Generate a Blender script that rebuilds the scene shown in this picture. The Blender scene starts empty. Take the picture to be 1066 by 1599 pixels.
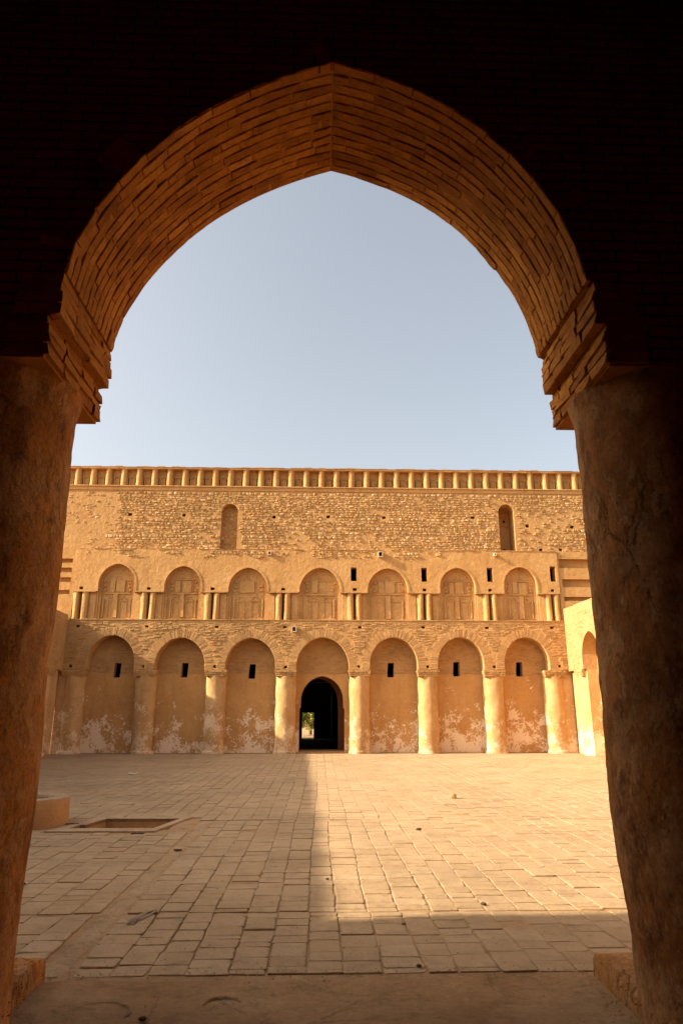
import bpy, bmesh, math, random
from mathutils import Vector, Matrix, noise
R = math.radians
random.seed(11)
SC = bpy.context.scene
COL = SC.collection

# ---------------------------------------------------------------- camera, sky, sun, exposure
cam_d = bpy.data.cameras.new('camera')
cam = bpy.data.objects.new('camera', cam_d)
COL.objects.link(cam)
cam_d.sensor_fit = 'VERTICAL'
cam_d.sensor_height = 36.0
cam_d.sensor_width = 24.0
cam_d.lens = 24.0
cam_d.clip_start = 0.05
cam_d.clip_end = 2000
cam.location = (0, 0, 1.6)
cam.rotation_euler = (R(90 + 16.2), 0, R(-1.82))
SC.camera = cam

SUN_DIR = Vector((1.82, 0.28, -1.0)).normalized()      # the way the light travels
SUN_EL = math.asin(-SUN_DIR.z)
world = bpy.data.worlds.new('World')
SC.world = world
world.use_nodes = True
wn = world.node_tree.nodes
wl = world.node_tree.links
for n in list(wn):
    wn.remove(n)
wo = wn.new('ShaderNodeOutputWorld')
wb = wn.new('ShaderNodeBackground')
sk = wn.new('ShaderNodeTexSky')
sk.sky_type = 'NISHITA'
sk.sun_disc = False
sk.sun_elevation = SUN_EL
sk.sun_rotation = math.atan2(-SUN_DIR.x, -SUN_DIR.y)
sk.air_density = 1.0
sk.dust_density = 5.0
sk.ozone_density = 1.0
sk.altitude = 60
wb.inputs['Strength'].default_value = 0.15
hs = wn.new('ShaderNodeHueSaturation')          # hazy, dust-laden air: a paler blue
hs.inputs['Saturation'].default_value = 0.62
tn = wn.new('ShaderNodeMix'); tn.data_type = 'RGBA'; tn.blend_type = 'MULTIPLY'; tn.inputs['Factor'].default_value = 1.0
tn.inputs['B'].default_value = (1.0, 0.95, 0.86, 1)
wl.new(sk.outputs[0], hs.inputs['Color']); wl.new(hs.outputs[0], tn.inputs['A']); wl.new(tn.outputs['Result'], wb.inputs[0])
wl.new(wb.outputs[0], wo.inputs[0])
sun_d = bpy.data.lights.new('sun', 'SUN')
sun_d.energy = 5.0
sun_d.angle = R(0.7)
sun_d.color = (1.0, 0.86, 0.66)
sun = bpy.data.objects.new('sun', sun_d)
COL.objects.link(sun)
sun.rotation_euler = SUN_DIR.to_track_quat('-Z', 'Y').to_euler()
sun.location = (-20, -5, 20)
SC.view_settings.view_transform = 'Standard'
SC.view_settings.look = 'None'
SC.view_settings.exposure = 1.09
SC.view_settings.gamma = 1.0
SC.view_settings.use_curve_mapping = False
SC.cycles.max_bounces = 8
SC.cycles.diffuse_bounces = 5
SC.cycles.use_denoising = True
SC.cycles.sample_clamp_indirect = 6.0

# ---------------------------------------------------------------- helpers
def tag(o, label=None, cat=None, group=None, kind=None):
    if label: o['label'] = label
    if cat: o['category'] = cat
    if group: o['group'] = group
    if kind: o['kind'] = kind
    return o

def empty(name, loc=(0, 0, 0), rz=0.0):
    o = bpy.data.objects.new(name, None)
    o.empty_display_size = 0.3
    COL.objects.link(o)
    o.location = loc
    o.rotation_euler = (0, 0, rz)
    return o

def link(name, me, parent=None, loc=(0, 0, 0), rot=(0, 0, 0), sc=(1, 1, 1)):
    o = bpy.data.objects.new(name, me)
    COL.objects.link(o)
    o.parent = parent
    o.location = loc
    o.rotation_euler = rot
    o.scale = sc
    return o

class MB:
    """collects vertices and faces of one mesh, with a tint per vertex"""
    def __init__(s):
        s.v = []; s.f = []; s.t = []
    def add(s, vs, fs, tint=0.5):
        n = len(s.v)
        s.v += [tuple(v) for v in vs]
        s.f += [tuple(i + n for i in f) for f in fs]
        s.t += [tint] * len(vs)
    def box(s, x0, x1, y0, y1, z0, z1, tint=0.5, j=0.0):
        r = lambda: random.uniform(-j, j) if j else 0.0
        vs = [(x + r(), y + r(), z + r()) for z in (z0, z1) for y in (y0, y1) for x in (x0, x1)]
        s.add(vs, [(0, 2, 3, 1), (4, 5, 7, 6), (0, 1, 5, 4), (2, 6, 7, 3), (0, 4, 6, 2), (1, 3, 7, 5)], tint)
    def me(s, name, mat, smooth=False):
        m = bpy.data.meshes.new(name)
        m.from_pydata(s.v, [], s.f)
        a = m.attributes.new('tint', 'FLOAT', 'POINT')
        a.data.foreach_set('value', s.t)
        m.materials.append(mat)
        if smooth:
            m.polygons.foreach_set('use_smooth', [True] * len(m.polygons))
        m.update()
        return m
    def obj(s, name, mat, parent=None, smooth=False, **k):
        return link(name, s.me(name, mat, smooth), parent, **k)

def flat_shape(name, outline, holes, y0, y1, mat, parent=None):
    """solid slab: outline and holes are (x, z) lists, it reaches from y0 (front) to y1 (back)"""
    cu = bpy.data.curves.new('c', 'CURVE')
    cu.dimensions = '2D'
    cu.fill_mode = 'BOTH'
    cu.extrude = abs(y1 - y0) / 2
    for pts in [outline] + list(holes):
        sp = cu.splines.new('POLY')
        sp.points.add(len(pts) - 1)
        for i, (x, z) in enumerate(pts):
            sp.points[i].co = (x, z, 0, 1)
        sp.use_cyclic_u = True
    co = bpy.data.objects.new('c', cu)
    COL.objects.link(co)
    dg = bpy.context.evaluated_depsgraph_get()
    me = bpy.data.meshes.new_from_object(co.evaluated_get(dg))
    bpy.data.objects.remove(co)
    bpy.data.curves.remove(cu)
    ym = (y0 + y1) / 2
    me.transform(Matrix(((1, 0, 0, 0), (0, 0, 1, ym), (0, 1, 0, 0), (0, 0, 0, 1))))
    bm = bmesh.new(); bm.from_mesh(me)
    bmesh.ops.remove_doubles(bm, verts=bm.verts, dist=1e-5)
    bmesh.ops.recalc_face_normals(bm, faces=bm.faces)
    bm.to_mesh(me); bm.free()
    me.name = name
    me.polygons.foreach_set('use_smooth', [False] * len(me.polygons))
    me.materials.clear(); me.materials.append(mat)
    me.update()
    return link(name, me, parent) if name else me

def arch_pts(c, h, zs, rise, n=22, point=0.35):
    """left spring to right spring over the top, a softly pointed arch"""
    out = []
    if rise > h * 1.13:                      # stilted: straight jamb first, then a rounder curve
        st = rise - h * 1.13
        out = [(c - h, zs)]
        zs, rise = zs + st, h * 1.13
        tail = [(c + h, zs - st)]
    else:
        tail = []
    cc = max(0.0, (rise * rise - h * h) / (2 * h)); RR = h + cc
    for i in range(n + 1):
        t = math.pi * (1 - i / n)
        ex, ez = h * math.cos(t), rise * math.sin(t)
        a = min(1.0, max(0.0, 1 - abs(1 - 2 * i / n)))
        # two-centred arc, parametrised by height
        zz = rise * math.sin(a * math.pi / 2)
        q = math.sqrt(max(RR * RR - zz * zz, 0)) - cc if cc > 0 else math.sqrt(max(h * h - zz * zz, 0))
        px, pz = (q if i > n / 2 else -q), zz
        out.append((c + ex * (1 - point) + px * point, zs + ez * (1 - point) + pz * point))
    return out + tail

def arch_x(z, c, h, zs, rise):
    """half width of the arch at height z"""
    if rise > h * 1.13:
        zs, rise = zs + rise - h * 1.13, h * 1.13
    if z <= zs: return h
    if z >= zs + rise: return 0
    k = (z - zs) / rise
    return h * math.sqrt(1 - k * k)

def rect(x0, x1, z0, z1):
    return [(x0, z0), (x1, z0), (x1, z1), (x0, z1)]

def fb(p, s, o=4):
    return noise.fractal(Vector(p) * s, 1.0, 2.0, o)

def lathe(prof, seg=28, amp=0.0, ns=2.0, seed=0.0, a0=0.0, a1=2 * math.pi, cx=0, cy=0):
    """prof: list of (radius, z). returns verts, faces, roughened by noise"""
    vs = []; fs = []
    full = abs(a1 - a0 - 2 * math.pi) < 1e-6
    m = seg if full else seg + 1
    for r, z in prof:
        for k in range(m):
            a = a0 + (a1 - a0) * k / seg
            x, y = math.cos(a), math.sin(a)
            d = amp * fb((x * 0.6 + seed, y * 0.6 + seed * 1.7, z), ns) if amp else 0
            vs.append((cx + x * (r + d), cy + y * (r + d), z))
    for i in range(len(prof) - 1):
        for k in range(seg):
            k2 = (k + 1) % m if full else k + 1
            fs.append((i * m + k, i * m + k2, (i + 1) * m + k2, (i + 1) * m + k))
    return vs, fs

# ---------------------------------------------------------------- materials
def mat_new(name):
    m = bpy.data.materials.new(name)
    m.use_nodes = True
    nt = m.node_tree
    b = nt.nodes['Principled BSDF']
    b.inputs['Roughness'].default_value = 0.95
    b.inputs['Specular IOR Level'].default_value = 0.12
    return m, nt, b

class NT:
    def __init__(s, nt):
        s.nt = nt; s.N = nt.nodes; s.L = nt.links
        s.pos = s.N.new('ShaderNodeNewGeometry').outputs['Position']
    def noise(s, scale, detail=6, rough=0.6, vec=None, dist=0.0, st=None):
        n = s.N.new('ShaderNodeTexNoise')
        n.inputs['Scale'].default_value = scale
        n.inputs['Detail'].default_value = detail
        n.inputs['Roughness'].default_value = rough
        n.inputs['Distortion'].default_value = dist
        v = vec or s.pos
        if st:
            mp = s.N.new('ShaderNodeMapping'); mp.inputs['Scale'].default_value = st
            s.L.new(v, mp.inputs['Vector']); v = mp.outputs[0]
        s.L.new(v, n.inputs['Vector'])
        return n.outputs['Fac']
    def voro(s, scale, feature='F1', st=None):
        n = s.N.new('ShaderNodeTexVoronoi'); n.feature = feature
        n.inputs['Scale'].default_value = scale
        v = s.pos
        if st:
            mp = s.N.new('ShaderNodeMapping'); mp.inputs['Scale'].default_value = st
            s.L.new(v, mp.inputs['Vector']); v = mp.outputs[0]
        s.L.new(v, n.inputs['Vector'])
        return n.outputs['Distance']
    def ramp(s, fac, stops):
        n = s.N.new('ShaderNodeValToRGB')
        e = n.color_ramp.elements
        e[0].position, e[1].position = stops[0][0], stops[-1][0]
        def c4(c): return (c, c, c, 1) if not isinstance(c, tuple) else (*c, 1)
        e[0].color, e[1].color = c4(stops[0][1]), c4(stops[-1][1])
        for p, c in stops[1:-1]:
            x = e.new(p); x.color = c4(c)
        s.L.new(fac, n.inputs[0])
        return n.outputs[0]
    def mix(s, fac, a, b, mode='MIX'):
        n = s.N.new('ShaderNodeMix'); n.data_type = 'RGBA'; n.blend_type = mode
        for sock, v in ((n.inputs['Factor'], fac), (n.inputs['A'], a), (n.inputs['B'], b)):
            if isinstance(v, (int, float)): sock.default_value = v
            elif isinstance(v, tuple): sock.default_value = (*v, 1)
            else: s.L.new(v, sock)
        return n.outputs['Result']
    def math(s, op, a, b=0.0, clamp=False):
        n = s.N.new('ShaderNodeMath'); n.operation = op; n.use_clamp = clamp
        for i, v in enumerate((a, b)):
            if isinstance(v, (int, float)): n.inputs[i].default_value = v
            else: s.L.new(v, n.inputs[i])
        return n.outputs[0]
    def xyz(s):
        n = s.N.new('ShaderNodeSeparateXYZ'); s.L.new(s.pos, n.inputs[0]); return n.outputs
    def mrange(s, v, a, b, c=0.0, d=1.0):
        n = s.N.new('ShaderNodeMapRange'); n.clamp = True
        for i, q in enumerate((a, b, c, d)): n.inputs[i + 1].default_value = q
        s.L.new(v, n.inputs[0]); return n.outputs[0]
    def bump(s, h, strength, dist, prev=None):
        n = s.N.new('ShaderNodeBump')
        n.inputs['Strength'].default_value = strength
        n.inputs['Distance'].default_value = dist
        s.L.new(h, n.inputs['Height'])
        if prev: s.L.new(prev, n.inputs['Normal'])
        return n.outputs[0]
    def attr(s, name):
        n = s.N.new('ShaderNodeAttribute'); n.attribute_name = name; return n.outputs['Fac']
    def rnd(s):
        return s.N.new('ShaderNodeObjectInfo').outputs['Random']

def plaster(name, base, dark, light, ns=0.7, bump=0.5, stain=None, stain_h=2.3, fine=9.0, streak=0.0, damp=0.0):
    m, nt, b = mat_new(name); t = NT(nt)
    a = t.noise(ns, 8, 0.65)
    c = t.ramp(a, [(0.3, dark), (0.5, base), (0.72, light)])
    f = t.noise(fine, 8, 0.7)
    c = t.mix(0.35, c, t.ramp(f, [(0.3, tuple(x * 0.62 for x in base)), (0.7, tuple(min(1, x * 1.25) for x in base))]), 'MIX')
    if streak:
        s = t.noise(3.2, 5, 0.6, st=(1, 1, 0.12))
        c = t.mix(t.math('MULTIPLY', t.mrange(s, 0.5, 0.75), streak), c, tuple(x * 0.55 for x in dark))
    h = t.noise(fine * 0.5, 9, 0.68)
    nrm = t.bump(h, bump, 0.05)
    nrm = t.bump(t.noise(fine * 4.5, 5, 0.7), bump * 0.7, 0.012, nrm)
    if stain:
        z = t.xyz()[2]
        lo = t.mrange(z, 0.1, stain_h, 0.115, -0.17)
        big = t.noise(1.1, 3, 0.5)
        n2 = t.noise(12, 9, 0.80, dist=0.25)
        n3 = t.noise(2.4, 3, 0.5)
        s = t.math('ADD', n2, t.math('ADD', lo, t.math('MULTIPLY', t.math('SUBTRACT', t.math('MULTIPLY', t.math('ADD', big, n3), 0.5), 0.5), 1.2)))
        mk = t.mrange(s, 0.575, 0.590)
        c = t.mix(t.math('MULTIPLY', mk, 1.0), c, stain)
        # foot of the wall: paler salt bloom
        nrm = t.bump(mk, 0.35, -0.012, nrm)
    if damp:
        z = t.xyz()[2]
        k = t.math('MULTIPLY', t.mrange(z, 0.0, 0.9, 1, 0), t.noise(1.5, 4, 0.6))
        c = t.mix(t.math('MULTIPLY', k, damp), c, tuple(x * 0.6 for x in dark))
    nt.links.new(c, b.inputs['Base Color'])
    nt.links.new(nrm, b.inputs['Normal'])
    return m

def bricky(name, base, dark, light, ns=8.0, bump=0.7, spread=1.0, dust=None, soot=0.0):
    """bricks and stones: tone from the tint attribute and the object's random number"""
    m, nt, b = mat_new(name); t = NT(nt)
    k = t.math('FRACT', t.math('ADD', t.attr('tint'), t.math('MULTIPLY', t.rnd(), 3.7)))
    if spread != 1.0:
        k = t.math('ADD', t.math('MULTIPLY', t.math('SUBTRACT', k, 0.5), spread), 0.5)
    c = t.ramp(k, [(0.0, dark), (0.45, base), (0.8, base), (1.0, light)])
    n = t.noise(ns, 8, 0.7)
    c = t.mix(0.8, c, t.ramp(n, [(0.25, 0.5), (0.5, 0.95), (0.75, 1.0)]), 'MULTIPLY')
    w = t.noise(0.5, 4, 0.6)
    c = t.mix(0.6, c, t.ramp(w, [(0.3, 0.62), (0.6, 1.0)]), 'MULTIPLY')
    if dust:
        # blown sand lying over parts of the bricks, darker worn spots and stains
        dm = t.mrange(t.noise(1.7, 7, 0.7), 0.42, 0.62)
        c = t.mix(t.math('MULTIPLY', dm, 0.42), c, dust)
        st = t.mrange(t.noise(3.4, 8, 0.75, dist=0.5), 0.60, 0.70)
        c = t.mix(t.math('MULTIPLY', st, 0.35), c, tuple(x * 0.5 for x in dark))
        c = t.mix(0.5, c, t.ramp(t.noise(38, 6, 0.8), [(0.32, 0.62), (0.55, 1.0)]), 'MULTIPLY')
    if soot:
        c = t.mix(t.math('MULTIPLY', t.mrange(t.noise(2.3, 8, 0.72), 0.5, 0.68), soot), c, tuple(x * 0.4 for x in dark))
        c = t.mix(0.6, c, t.ramp(t.noise(34, 7, 0.8), [(0.34, 0.45), (0.55, 1.0)]), 'MULTIPLY')
    nrm = t.bump(t.noise(ns * 1.2, 8, 0.7), bump, 0.02)
    nrm = t.bump(t.noise(ns * 6, 4, 0.7), bump * 0.6, 0.006, nrm)
    nt.links.new(c, b.inputs['Base Color'])
    nt.links.new(nrm, b.inputs['Normal'])
    return m

P_ = dict(base=(0.52, 0.285, 0.105), dark=(0.42, 0.215, 0.072), light=(0.60, 0.36, 0.15))
M_PLASTER = plaster('wall_plaster', ns=0.8, bump=0.75, streak=0.35, **P_)
M_RECESS = plaster('recess_plaster', (0.53, 0.285, 0.10), (0.43, 0.215, 0.07), (0.60, 0.35, 0.14), ns=0.9, bump=0.35,
                   stain=(0.78, 0.60, 0.41), stain_h=3.0, streak=0.3)
M_COLUMN = plaster('column_plaster', (0.52, 0.31, 0.13), (0.42, 0.23, 0.085), (0.61, 0.40, 0.19), ns=1.4, bump=0.6,
                   stain=(0.68, 0.50, 0.32), stain_h=2.9, fine=7, streak=0.35)
M_WING = plaster('wing_plaster', (0.42, 0.245, 0.105), (0.35, 0.19, 0.075), (0.48, 0.30, 0.14), ns=1.5, bump=0.9, fine=10)
M_BRICKWALL = bricky('brick_courses', (0.51, 0.295, 0.12), (0.43, 0.24, 0.09), (0.58, 0.36, 0.165), ns=10, spread=0.8)
M_MORTAR = plaster('old_mortar', (0.48, 0.27, 0.105), (0.40, 0.21, 0.078), (0.55, 0.33, 0.14), ns=1.2, bump=0.7, fine=12)
M_RUBBLE = bricky('rubble_stone', (0.51, 0.305, 0.125), (0.46, 0.26, 0.10), (0.66, 0.46, 0.25), ns=7, bump=0.9)
M_PAVER = bricky('paving_brick', (0.46, 0.315, 0.176), (0.42, 0.28, 0.152), (0.49, 0.345, 0.20), ns=7, bump=0.9, dust=(0.47, 0.32, 0.175))
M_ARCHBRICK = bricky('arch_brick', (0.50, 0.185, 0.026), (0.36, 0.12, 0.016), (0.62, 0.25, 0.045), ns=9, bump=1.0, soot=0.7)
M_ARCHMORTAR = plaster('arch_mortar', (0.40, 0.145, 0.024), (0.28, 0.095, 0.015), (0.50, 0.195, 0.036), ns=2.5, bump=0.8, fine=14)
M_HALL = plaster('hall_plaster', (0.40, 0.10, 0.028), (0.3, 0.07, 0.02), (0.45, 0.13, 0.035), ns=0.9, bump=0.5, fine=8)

def mat_hallbrick():
    m, nt, b = mat_new('hall_brick'); t = NT(nt)
    x, y, z = t.xyz()
    cb = t.N.new('ShaderNodeCombineXYZ'); t.L.new(t.math('ADD', x, y), cb.inputs[0]); t.L.new(z, cb.inputs[1])
    br = t.N.new('ShaderNodeTexBrick')
    br.inputs['Scale'].default_value = 1.0
    br.inputs['Brick Width'].default_value = 0.27; br.inputs['Row Height'].default_value = 0.075
    br.inputs['Mortar Size'].default_value = 0.008; br.inputs['Mortar Smooth'].default_value = 0.5
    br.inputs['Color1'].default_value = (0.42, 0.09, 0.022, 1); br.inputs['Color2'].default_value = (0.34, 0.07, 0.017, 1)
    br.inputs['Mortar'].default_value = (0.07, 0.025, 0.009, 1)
    t.L.new(cb.outputs[0], br.inputs['Vector'])
    c = t.mix(0.7, br.outputs['Color'], t.ramp(t.noise(3, 8, 0.7), [(0.3, 0.45), (0.7, 1.0)]), 'MULTIPLY')
    nrm = t.bump(br.outputs['Fac'], 0.8, -0.02)
    nrm = t.bump(t.noise(12, 7, 0.7), 0.7, 0.02, nrm)
    nt.links.new(c, b.inputs['Base Color']); nt.links.new(nrm, b.inputs['Normal'])
    return m
M_HALLBRICK = mat_hallbrick()

def mat_pier(name, k):
    """the two big foreground columns: hand-smoothed plaster, scratched, flaked and smeared"""
    m, nt, b = mat_new(name); t = NT(nt)
    c = t.ramp(t.noise(1.6, 7, 0.6), [(0.3, tuple(a * b for a, b in zip((0.30, 0.115, 0.028), k))), (0.5, tuple(a * b for a, b in zip((0.42, 0.175, 0.045), k))), (0.7, tuple(a * b for a, b in zip((0.50, 0.235, 0.072), k)))])
    z = t.xyz()[2]
    # brown stains, drawn out downwards
    st = t.noise(2.6, 9, 0.72, st=(1.5, 1.5, 0.6), dist=0.2)
    c = t.mix(t.math('MULTIPLY', t.mrange(st, 0.50, 0.62), 0.75), c, (0.14, 0.048, 0.015))
    # pale flakes where the skim coat is left, thicker lower down
    fl = t.noise(13, 10, 0.8, st=(1.4, 1.4, 0.7), dist=0.3)
    k = t.math('ADD', fl, t.mrange(z, 0.4, 3.4, 0.05, -0.05))
    fm = t.mrange(t.math('ADD', k, t.math('MULTIPLY', t.math('SUBTRACT', t.noise(1.8, 4, 0.6), 0.5), 0.5)), 0.565, 0.60)
    c = t.mix(t.math('MULTIPLY', fm, 0.42), c, (0.56, 0.33, 0.16))
    # fine scratches
    wv = t.noise(9, 3, 0.5, st=(1, 1, 0.3), dist=2.5)
    ln = t.math('SUBTRACT', 1.0, t.math('MULTIPLY', t.math('ABSOLUTE', t.math('SUBTRACT', wv, 0.5)), 90.0), clamp=True)
    sel = t.mrange(t.noise(1.3, 3, 0.5), 0.5, 0.62)
    ln = t.math('MULTIPLY', ln, sel)
    c = t.mix(t.math('MULTIPLY', ln, 0.55), c, (0.66, 0.42, 0.22))
    pits = t.mrange(t.voro(16), 0.05, 0.1, 1, 0)
    pits = t.math('MULTIPLY', pits, t.mrange(t.noise(2.2, 4, 0.6), 0.52, 0.6))
    c = t.mix(pits, c, (0.06, 0.02, 0.006))
    nrm = t.bump(t.noise(2.2, 8, 0.62), 0.8, 0.10)
    nrm = t.bump(fm, 0.5, 0.010, nrm)
    lay = t.mrange(t.noise(4.2, 9, 0.74, st=(1, 1, .55)), 0.50, 0.515)      # edge of a lost skim coat
    c = t.mix(t.math('MULTIPLY', lay, 0.34), c, (0.62, 0.36, 0.16))
    c = t.mix(0.75, c, t.ramp(t.noise(55, 8, 0.85, st=(1, 1, .6)), [(0.36, 0.4), (0.54, 1.0)]), 'MULTIPLY')
    nrm = t.bump(lay, 0.9, 0.016, nrm)
    ed = t.voro(2.1, 'DISTANCE_TO_EDGE', st=(1, 1, .45))
    wob = t.math('ADD', ed, t.math('MULTIPLY', t.math('SUBTRACT', t.noise(6, 7, 0.75), 0.5), 0.16))
    ck = t.math('SUBTRACT', 1.0, t.math('MULTIPLY', t.math('ABSOLUTE', wob), 120.0), clamp=True)
    ck = t.math('MULTIPLY', ck, t.mrange(t.noise(1.2, 3, 0.5), 0.50, 0.55))
    c = t.mix(t.math('MULTIPLY', ck, 0.7), c, (0.07, 0.025, 0.008))
    nrm = t.bump(ck, 0.7, -0.012, nrm)
    nrm = t.bump(t.noise(14, 9, 0.75), 0.8, 0.028, nrm)
    nrm = t.bump(t.noise(60, 5, 0.75), 0.6, 0.006, nrm)
    nrm = t.bump(pits, 0.8, -0.02, nrm)
    nt.links.new(c, b.inputs['Base Color']); nt.links.new(nrm, b.inputs['Normal'])
    return m
M_PIER = mat_pier('pier_plaster', (1.25, 1.12, .8))
M_PIER2 = mat_pier('pier_plaster_brown', (.98, .93, .95))

def mat_floor(name, base, dark, light, stains=True):
    m, nt, b = mat_new(name); t = NT(nt)
    c = t.ramp(t.noise(1.5, 8, 0.68), [(0.3, dark), (0.52, base), (0.75, light)])
    c = t.mix(0.5, c, t.ramp(t.noise(22, 6, 0.75), [(0.3, 0.55), (0.6, 1.0)]), 'MULTIPLY')
    sp = t.mrange(t.noise(9, 7, 0.7), 0.62, 0.68)
    c = t.mix(t.math('MULTIPLY', sp, 0.5), c, tuple(x * 0.5 for x in dark))
    c = t.mix(0.7, c, t.ramp(t.noise(5.0, 9, 0.78, dist=0.4), [(0.34, 0.5), (0.5, 0.95), (0.62, 1.0)]), 'MULTIPLY')
    nrm = t.bump(t.noise(2.5, 9, 0.72), 0.9, 0.07)
    ed = t.voro(1.15, 'DISTANCE_TO_EDGE')
    wob = t.math('ADD', ed, t.math('MULTIPLY', t.math('SUBTRACT', t.noise(7, 6, 0.7), 0.5), 0.09))
    ck = t.math('SUBTRACT', 1.0, t.math('MULTIPLY', t.math('ABSOLUTE', wob), 110.0), clamp=True)
    ck = t.math('MULTIPLY', ck, t.mrange(t.noise(0.9, 3, 0.5), 0.50, 0.56))
    c = t.mix(t.math('MULTIPLY', ck, 0.4), c, tuple(x * 0.3 for x in dark))
    nrm = t.bump(ck, 0.4, -0.008, nrm)
    nrm = t.bump(t.noise(30, 7, 0.75), 0.8, 0.012, nrm)
    nt.links.new(c, b.inputs['Base Color']); nt.links.new(nrm, b.inputs['Normal'])
    return m
M_SAND = mat_floor('joint_sand', (0.46, 0.285, 0.14), (0.38, 0.225, 0.10), (0.51, 0.335, 0.18))
M_EARTH = mat_floor('threshold_earth', (0.42, 0.245, 0.115), (0.32, 0.175, 0.075), (0.50, 0.31, 0.16))
M_STRIP = mat_floor('strip_earth', (0.48, 0.325, 0.18), (0.42, 0.27, 0.14), (0.52, 0.36, 0.205))
M_RIM = plaster('rim_plaster', (0.47, 0.27, 0.115), (0.37, 0.2, 0.08), (0.52, 0.33, 0.16), ns=2.5, bump=0.6, fine=14)
M_RIMTOP = mat_floor('rim_top', (0.50, 0.345, 0.20), (0.44, 0.295, 0.165), (0.54, 0.385, 0.235))

def simple(name, col, rough=0.9, vary=0.5, ns=12.0):
    m, nt, b = mat_new(name); t = NT(nt)
    c = t.mix(vary, col, t.ramp(t.noise(ns, 6, 0.6), [(0.3, tuple(x * 0.5 for x in col)), (0.7, tuple(min(1, x * 1.3) for x in col))]))
    nt.links.new(c, b.inputs['Base Color'])
    b.inputs['Roughness'].default_value = rough
    nt.links.new(t.bump(t.noise(ns * 3, 5, 0.6), 0.4, 0.01), b.inputs['Normal'])
    return m
M_INNER = simple('shade_dark_plaster', (0.05, 0.02, 0.009))  # near-black colour stands in for shade in the passage and slots
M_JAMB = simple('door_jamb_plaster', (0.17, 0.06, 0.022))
M_WOOD = simple('old_gate_wood', (0.06, 0.035, 0.02))
M_METAL = simple('spout_metal', (0.42, 0.38, 0.33), 0.6)
M_CANVAS = simple('spout_plaster', (0.62, 0.48, 0.33))
M_STONE = simple('loose_stone', (0.36, 0.25, 0.10), ns=30)
M_PEB = simple('dark_pebble', (0.10, 0.06, 0.035), ns=30)
M_PALE = simple('pale_light_litter', (0.75, 0.72, 0.66), ns=20)  # pale colour for a painted light spot and for real litter
M_LEAF = simple('tree_leaf', (0.12, 0.17, 0.04), ns=3)
M_LEAF2 = simple('yellow_leaf', (0.30, 0.27, 0.05), ns=3)
M_BARK = simple('tree_bark', (0.14, 0.10, 0.07))
M_HOLLOW = simple('hollow_black', (0.03, 0.022, 0.018), ns=30)  # black for the crack, and for shade inside holes, throats and well

# ================================================================ THE GROUND
PIT = (-3.52, -2.10, 10.52, 11.42)          # hole x0 x1 y0 y1
PITR = (-3.72, -1.95, 10.30, 11.52)
STRIP = (-1.79, -1.57)

def ground_sheet():
    # wide desert floor with a hole where the sunken basin is
    s = 260
    o = flat_shape('', [(-s, -60), (s, -60), (s, 400), (-s, 400)], [rect(PIT[0], PIT[1], PIT[2], PIT[3]), rect(-4.62, -3.88, 10.63, 11.37)], 0, 0.002, M_SAND)
    o.transform(Matrix(((1, 0, 0, 0), (0, 0, 1, 0), (0, -1, 0, -0.009), (0, 0, 0, 1))))
    return o
me = ground_sheet()
ground = link('ground', me)
tag(ground, 'sandy ground that fills the joints of the paved courtyard', kind='structure')

def wander(i, y):
    return 0.045 * noise.noise(Vector((i * 3.7, y * 0.22, 0.3))) + 0.016 * noise.noise(Vector((i * 1.3, y * 1.1, 5.1)))

paving = empty('pavement', (0, 0, 0))
tag(paving, 'worn square brick pavement of the courtyard', kind='structure')
cam_v = Vector((0, 0, 1.6))
pavers = []
W = 0.25
def zone(y0, y1, xs, lenf, off):
    """xs: list of column borders at this zone"""
    for i in range(len(xs) - 1):
        y = y0 + random.uniform(-0.20, 0)
        while y < y1:
            L = random.choice((0.14, 0.17, 0.20, 0.23)) * lenf * random.uniform(0.92, 1.1)
            if random.random() < 0.05: L *= 0.55
            a, b2 = max(y, y0), min(y + L, y1)
            y += L
            if b2 - a < 0.06: continue
            g = random.uniform(0.002, 0.008)
            gy = random.uniform(0.001, 0.006)
            wl = [xs[i] + wander(i + off, a), xs[i + 1] + wander(i + 1 + off, a), xs[i + 1] + wander(i + 1 + off, b2), xs[i] + wander(i + off, b2)]
            j = lambda q=0.008: random.uniform(-q, q)
            c = [(wl[0] + g + j(), a + gy + j()), (wl[1] - g + j(), a + gy + j()), (wl[2] - g + j(), b2 - gy + j()), (wl[3] + g + j(), b2 - gy + j())]
            mx = sum(p[0] for p in c) / 4; my = sum(p[1] for p in c) / 4
            if PITR[0] - 0.10 < mx < PITR[1] + 0.10 and PITR[2] - 0.10 < my < PITR[3] + 0.08: continue
            if (mx + 4.25) ** 2 + (my - 11.0) ** 2 < 0.56 ** 2: continue
            if random.random() < 0.004: continue
            pavers.append((mx, my, c))
def borders(x0, x1):
    n = max(1, round((x1 - x0) / W)); return [x0 + (x1 - x0) * k / n for k in range(n + 1)]
zone(4.97, 6.33, borders(-10.0, STRIP[0] - 0.01), 1.15, 0)
zone(4.97, 6.33, borders(STRIP[1] + 0.01, 9.9), 1.15, 60)
zone(6.35, 11.24, borders(-10.0, STRIP[0]), 1.0, 130)
zone(6.35, 11.24, borders(STRIP[1], 9.9), 1.0, 190)
zone(11.28, 27.62, borders(-10.0, 9.9), 1.0, 260)

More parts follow.
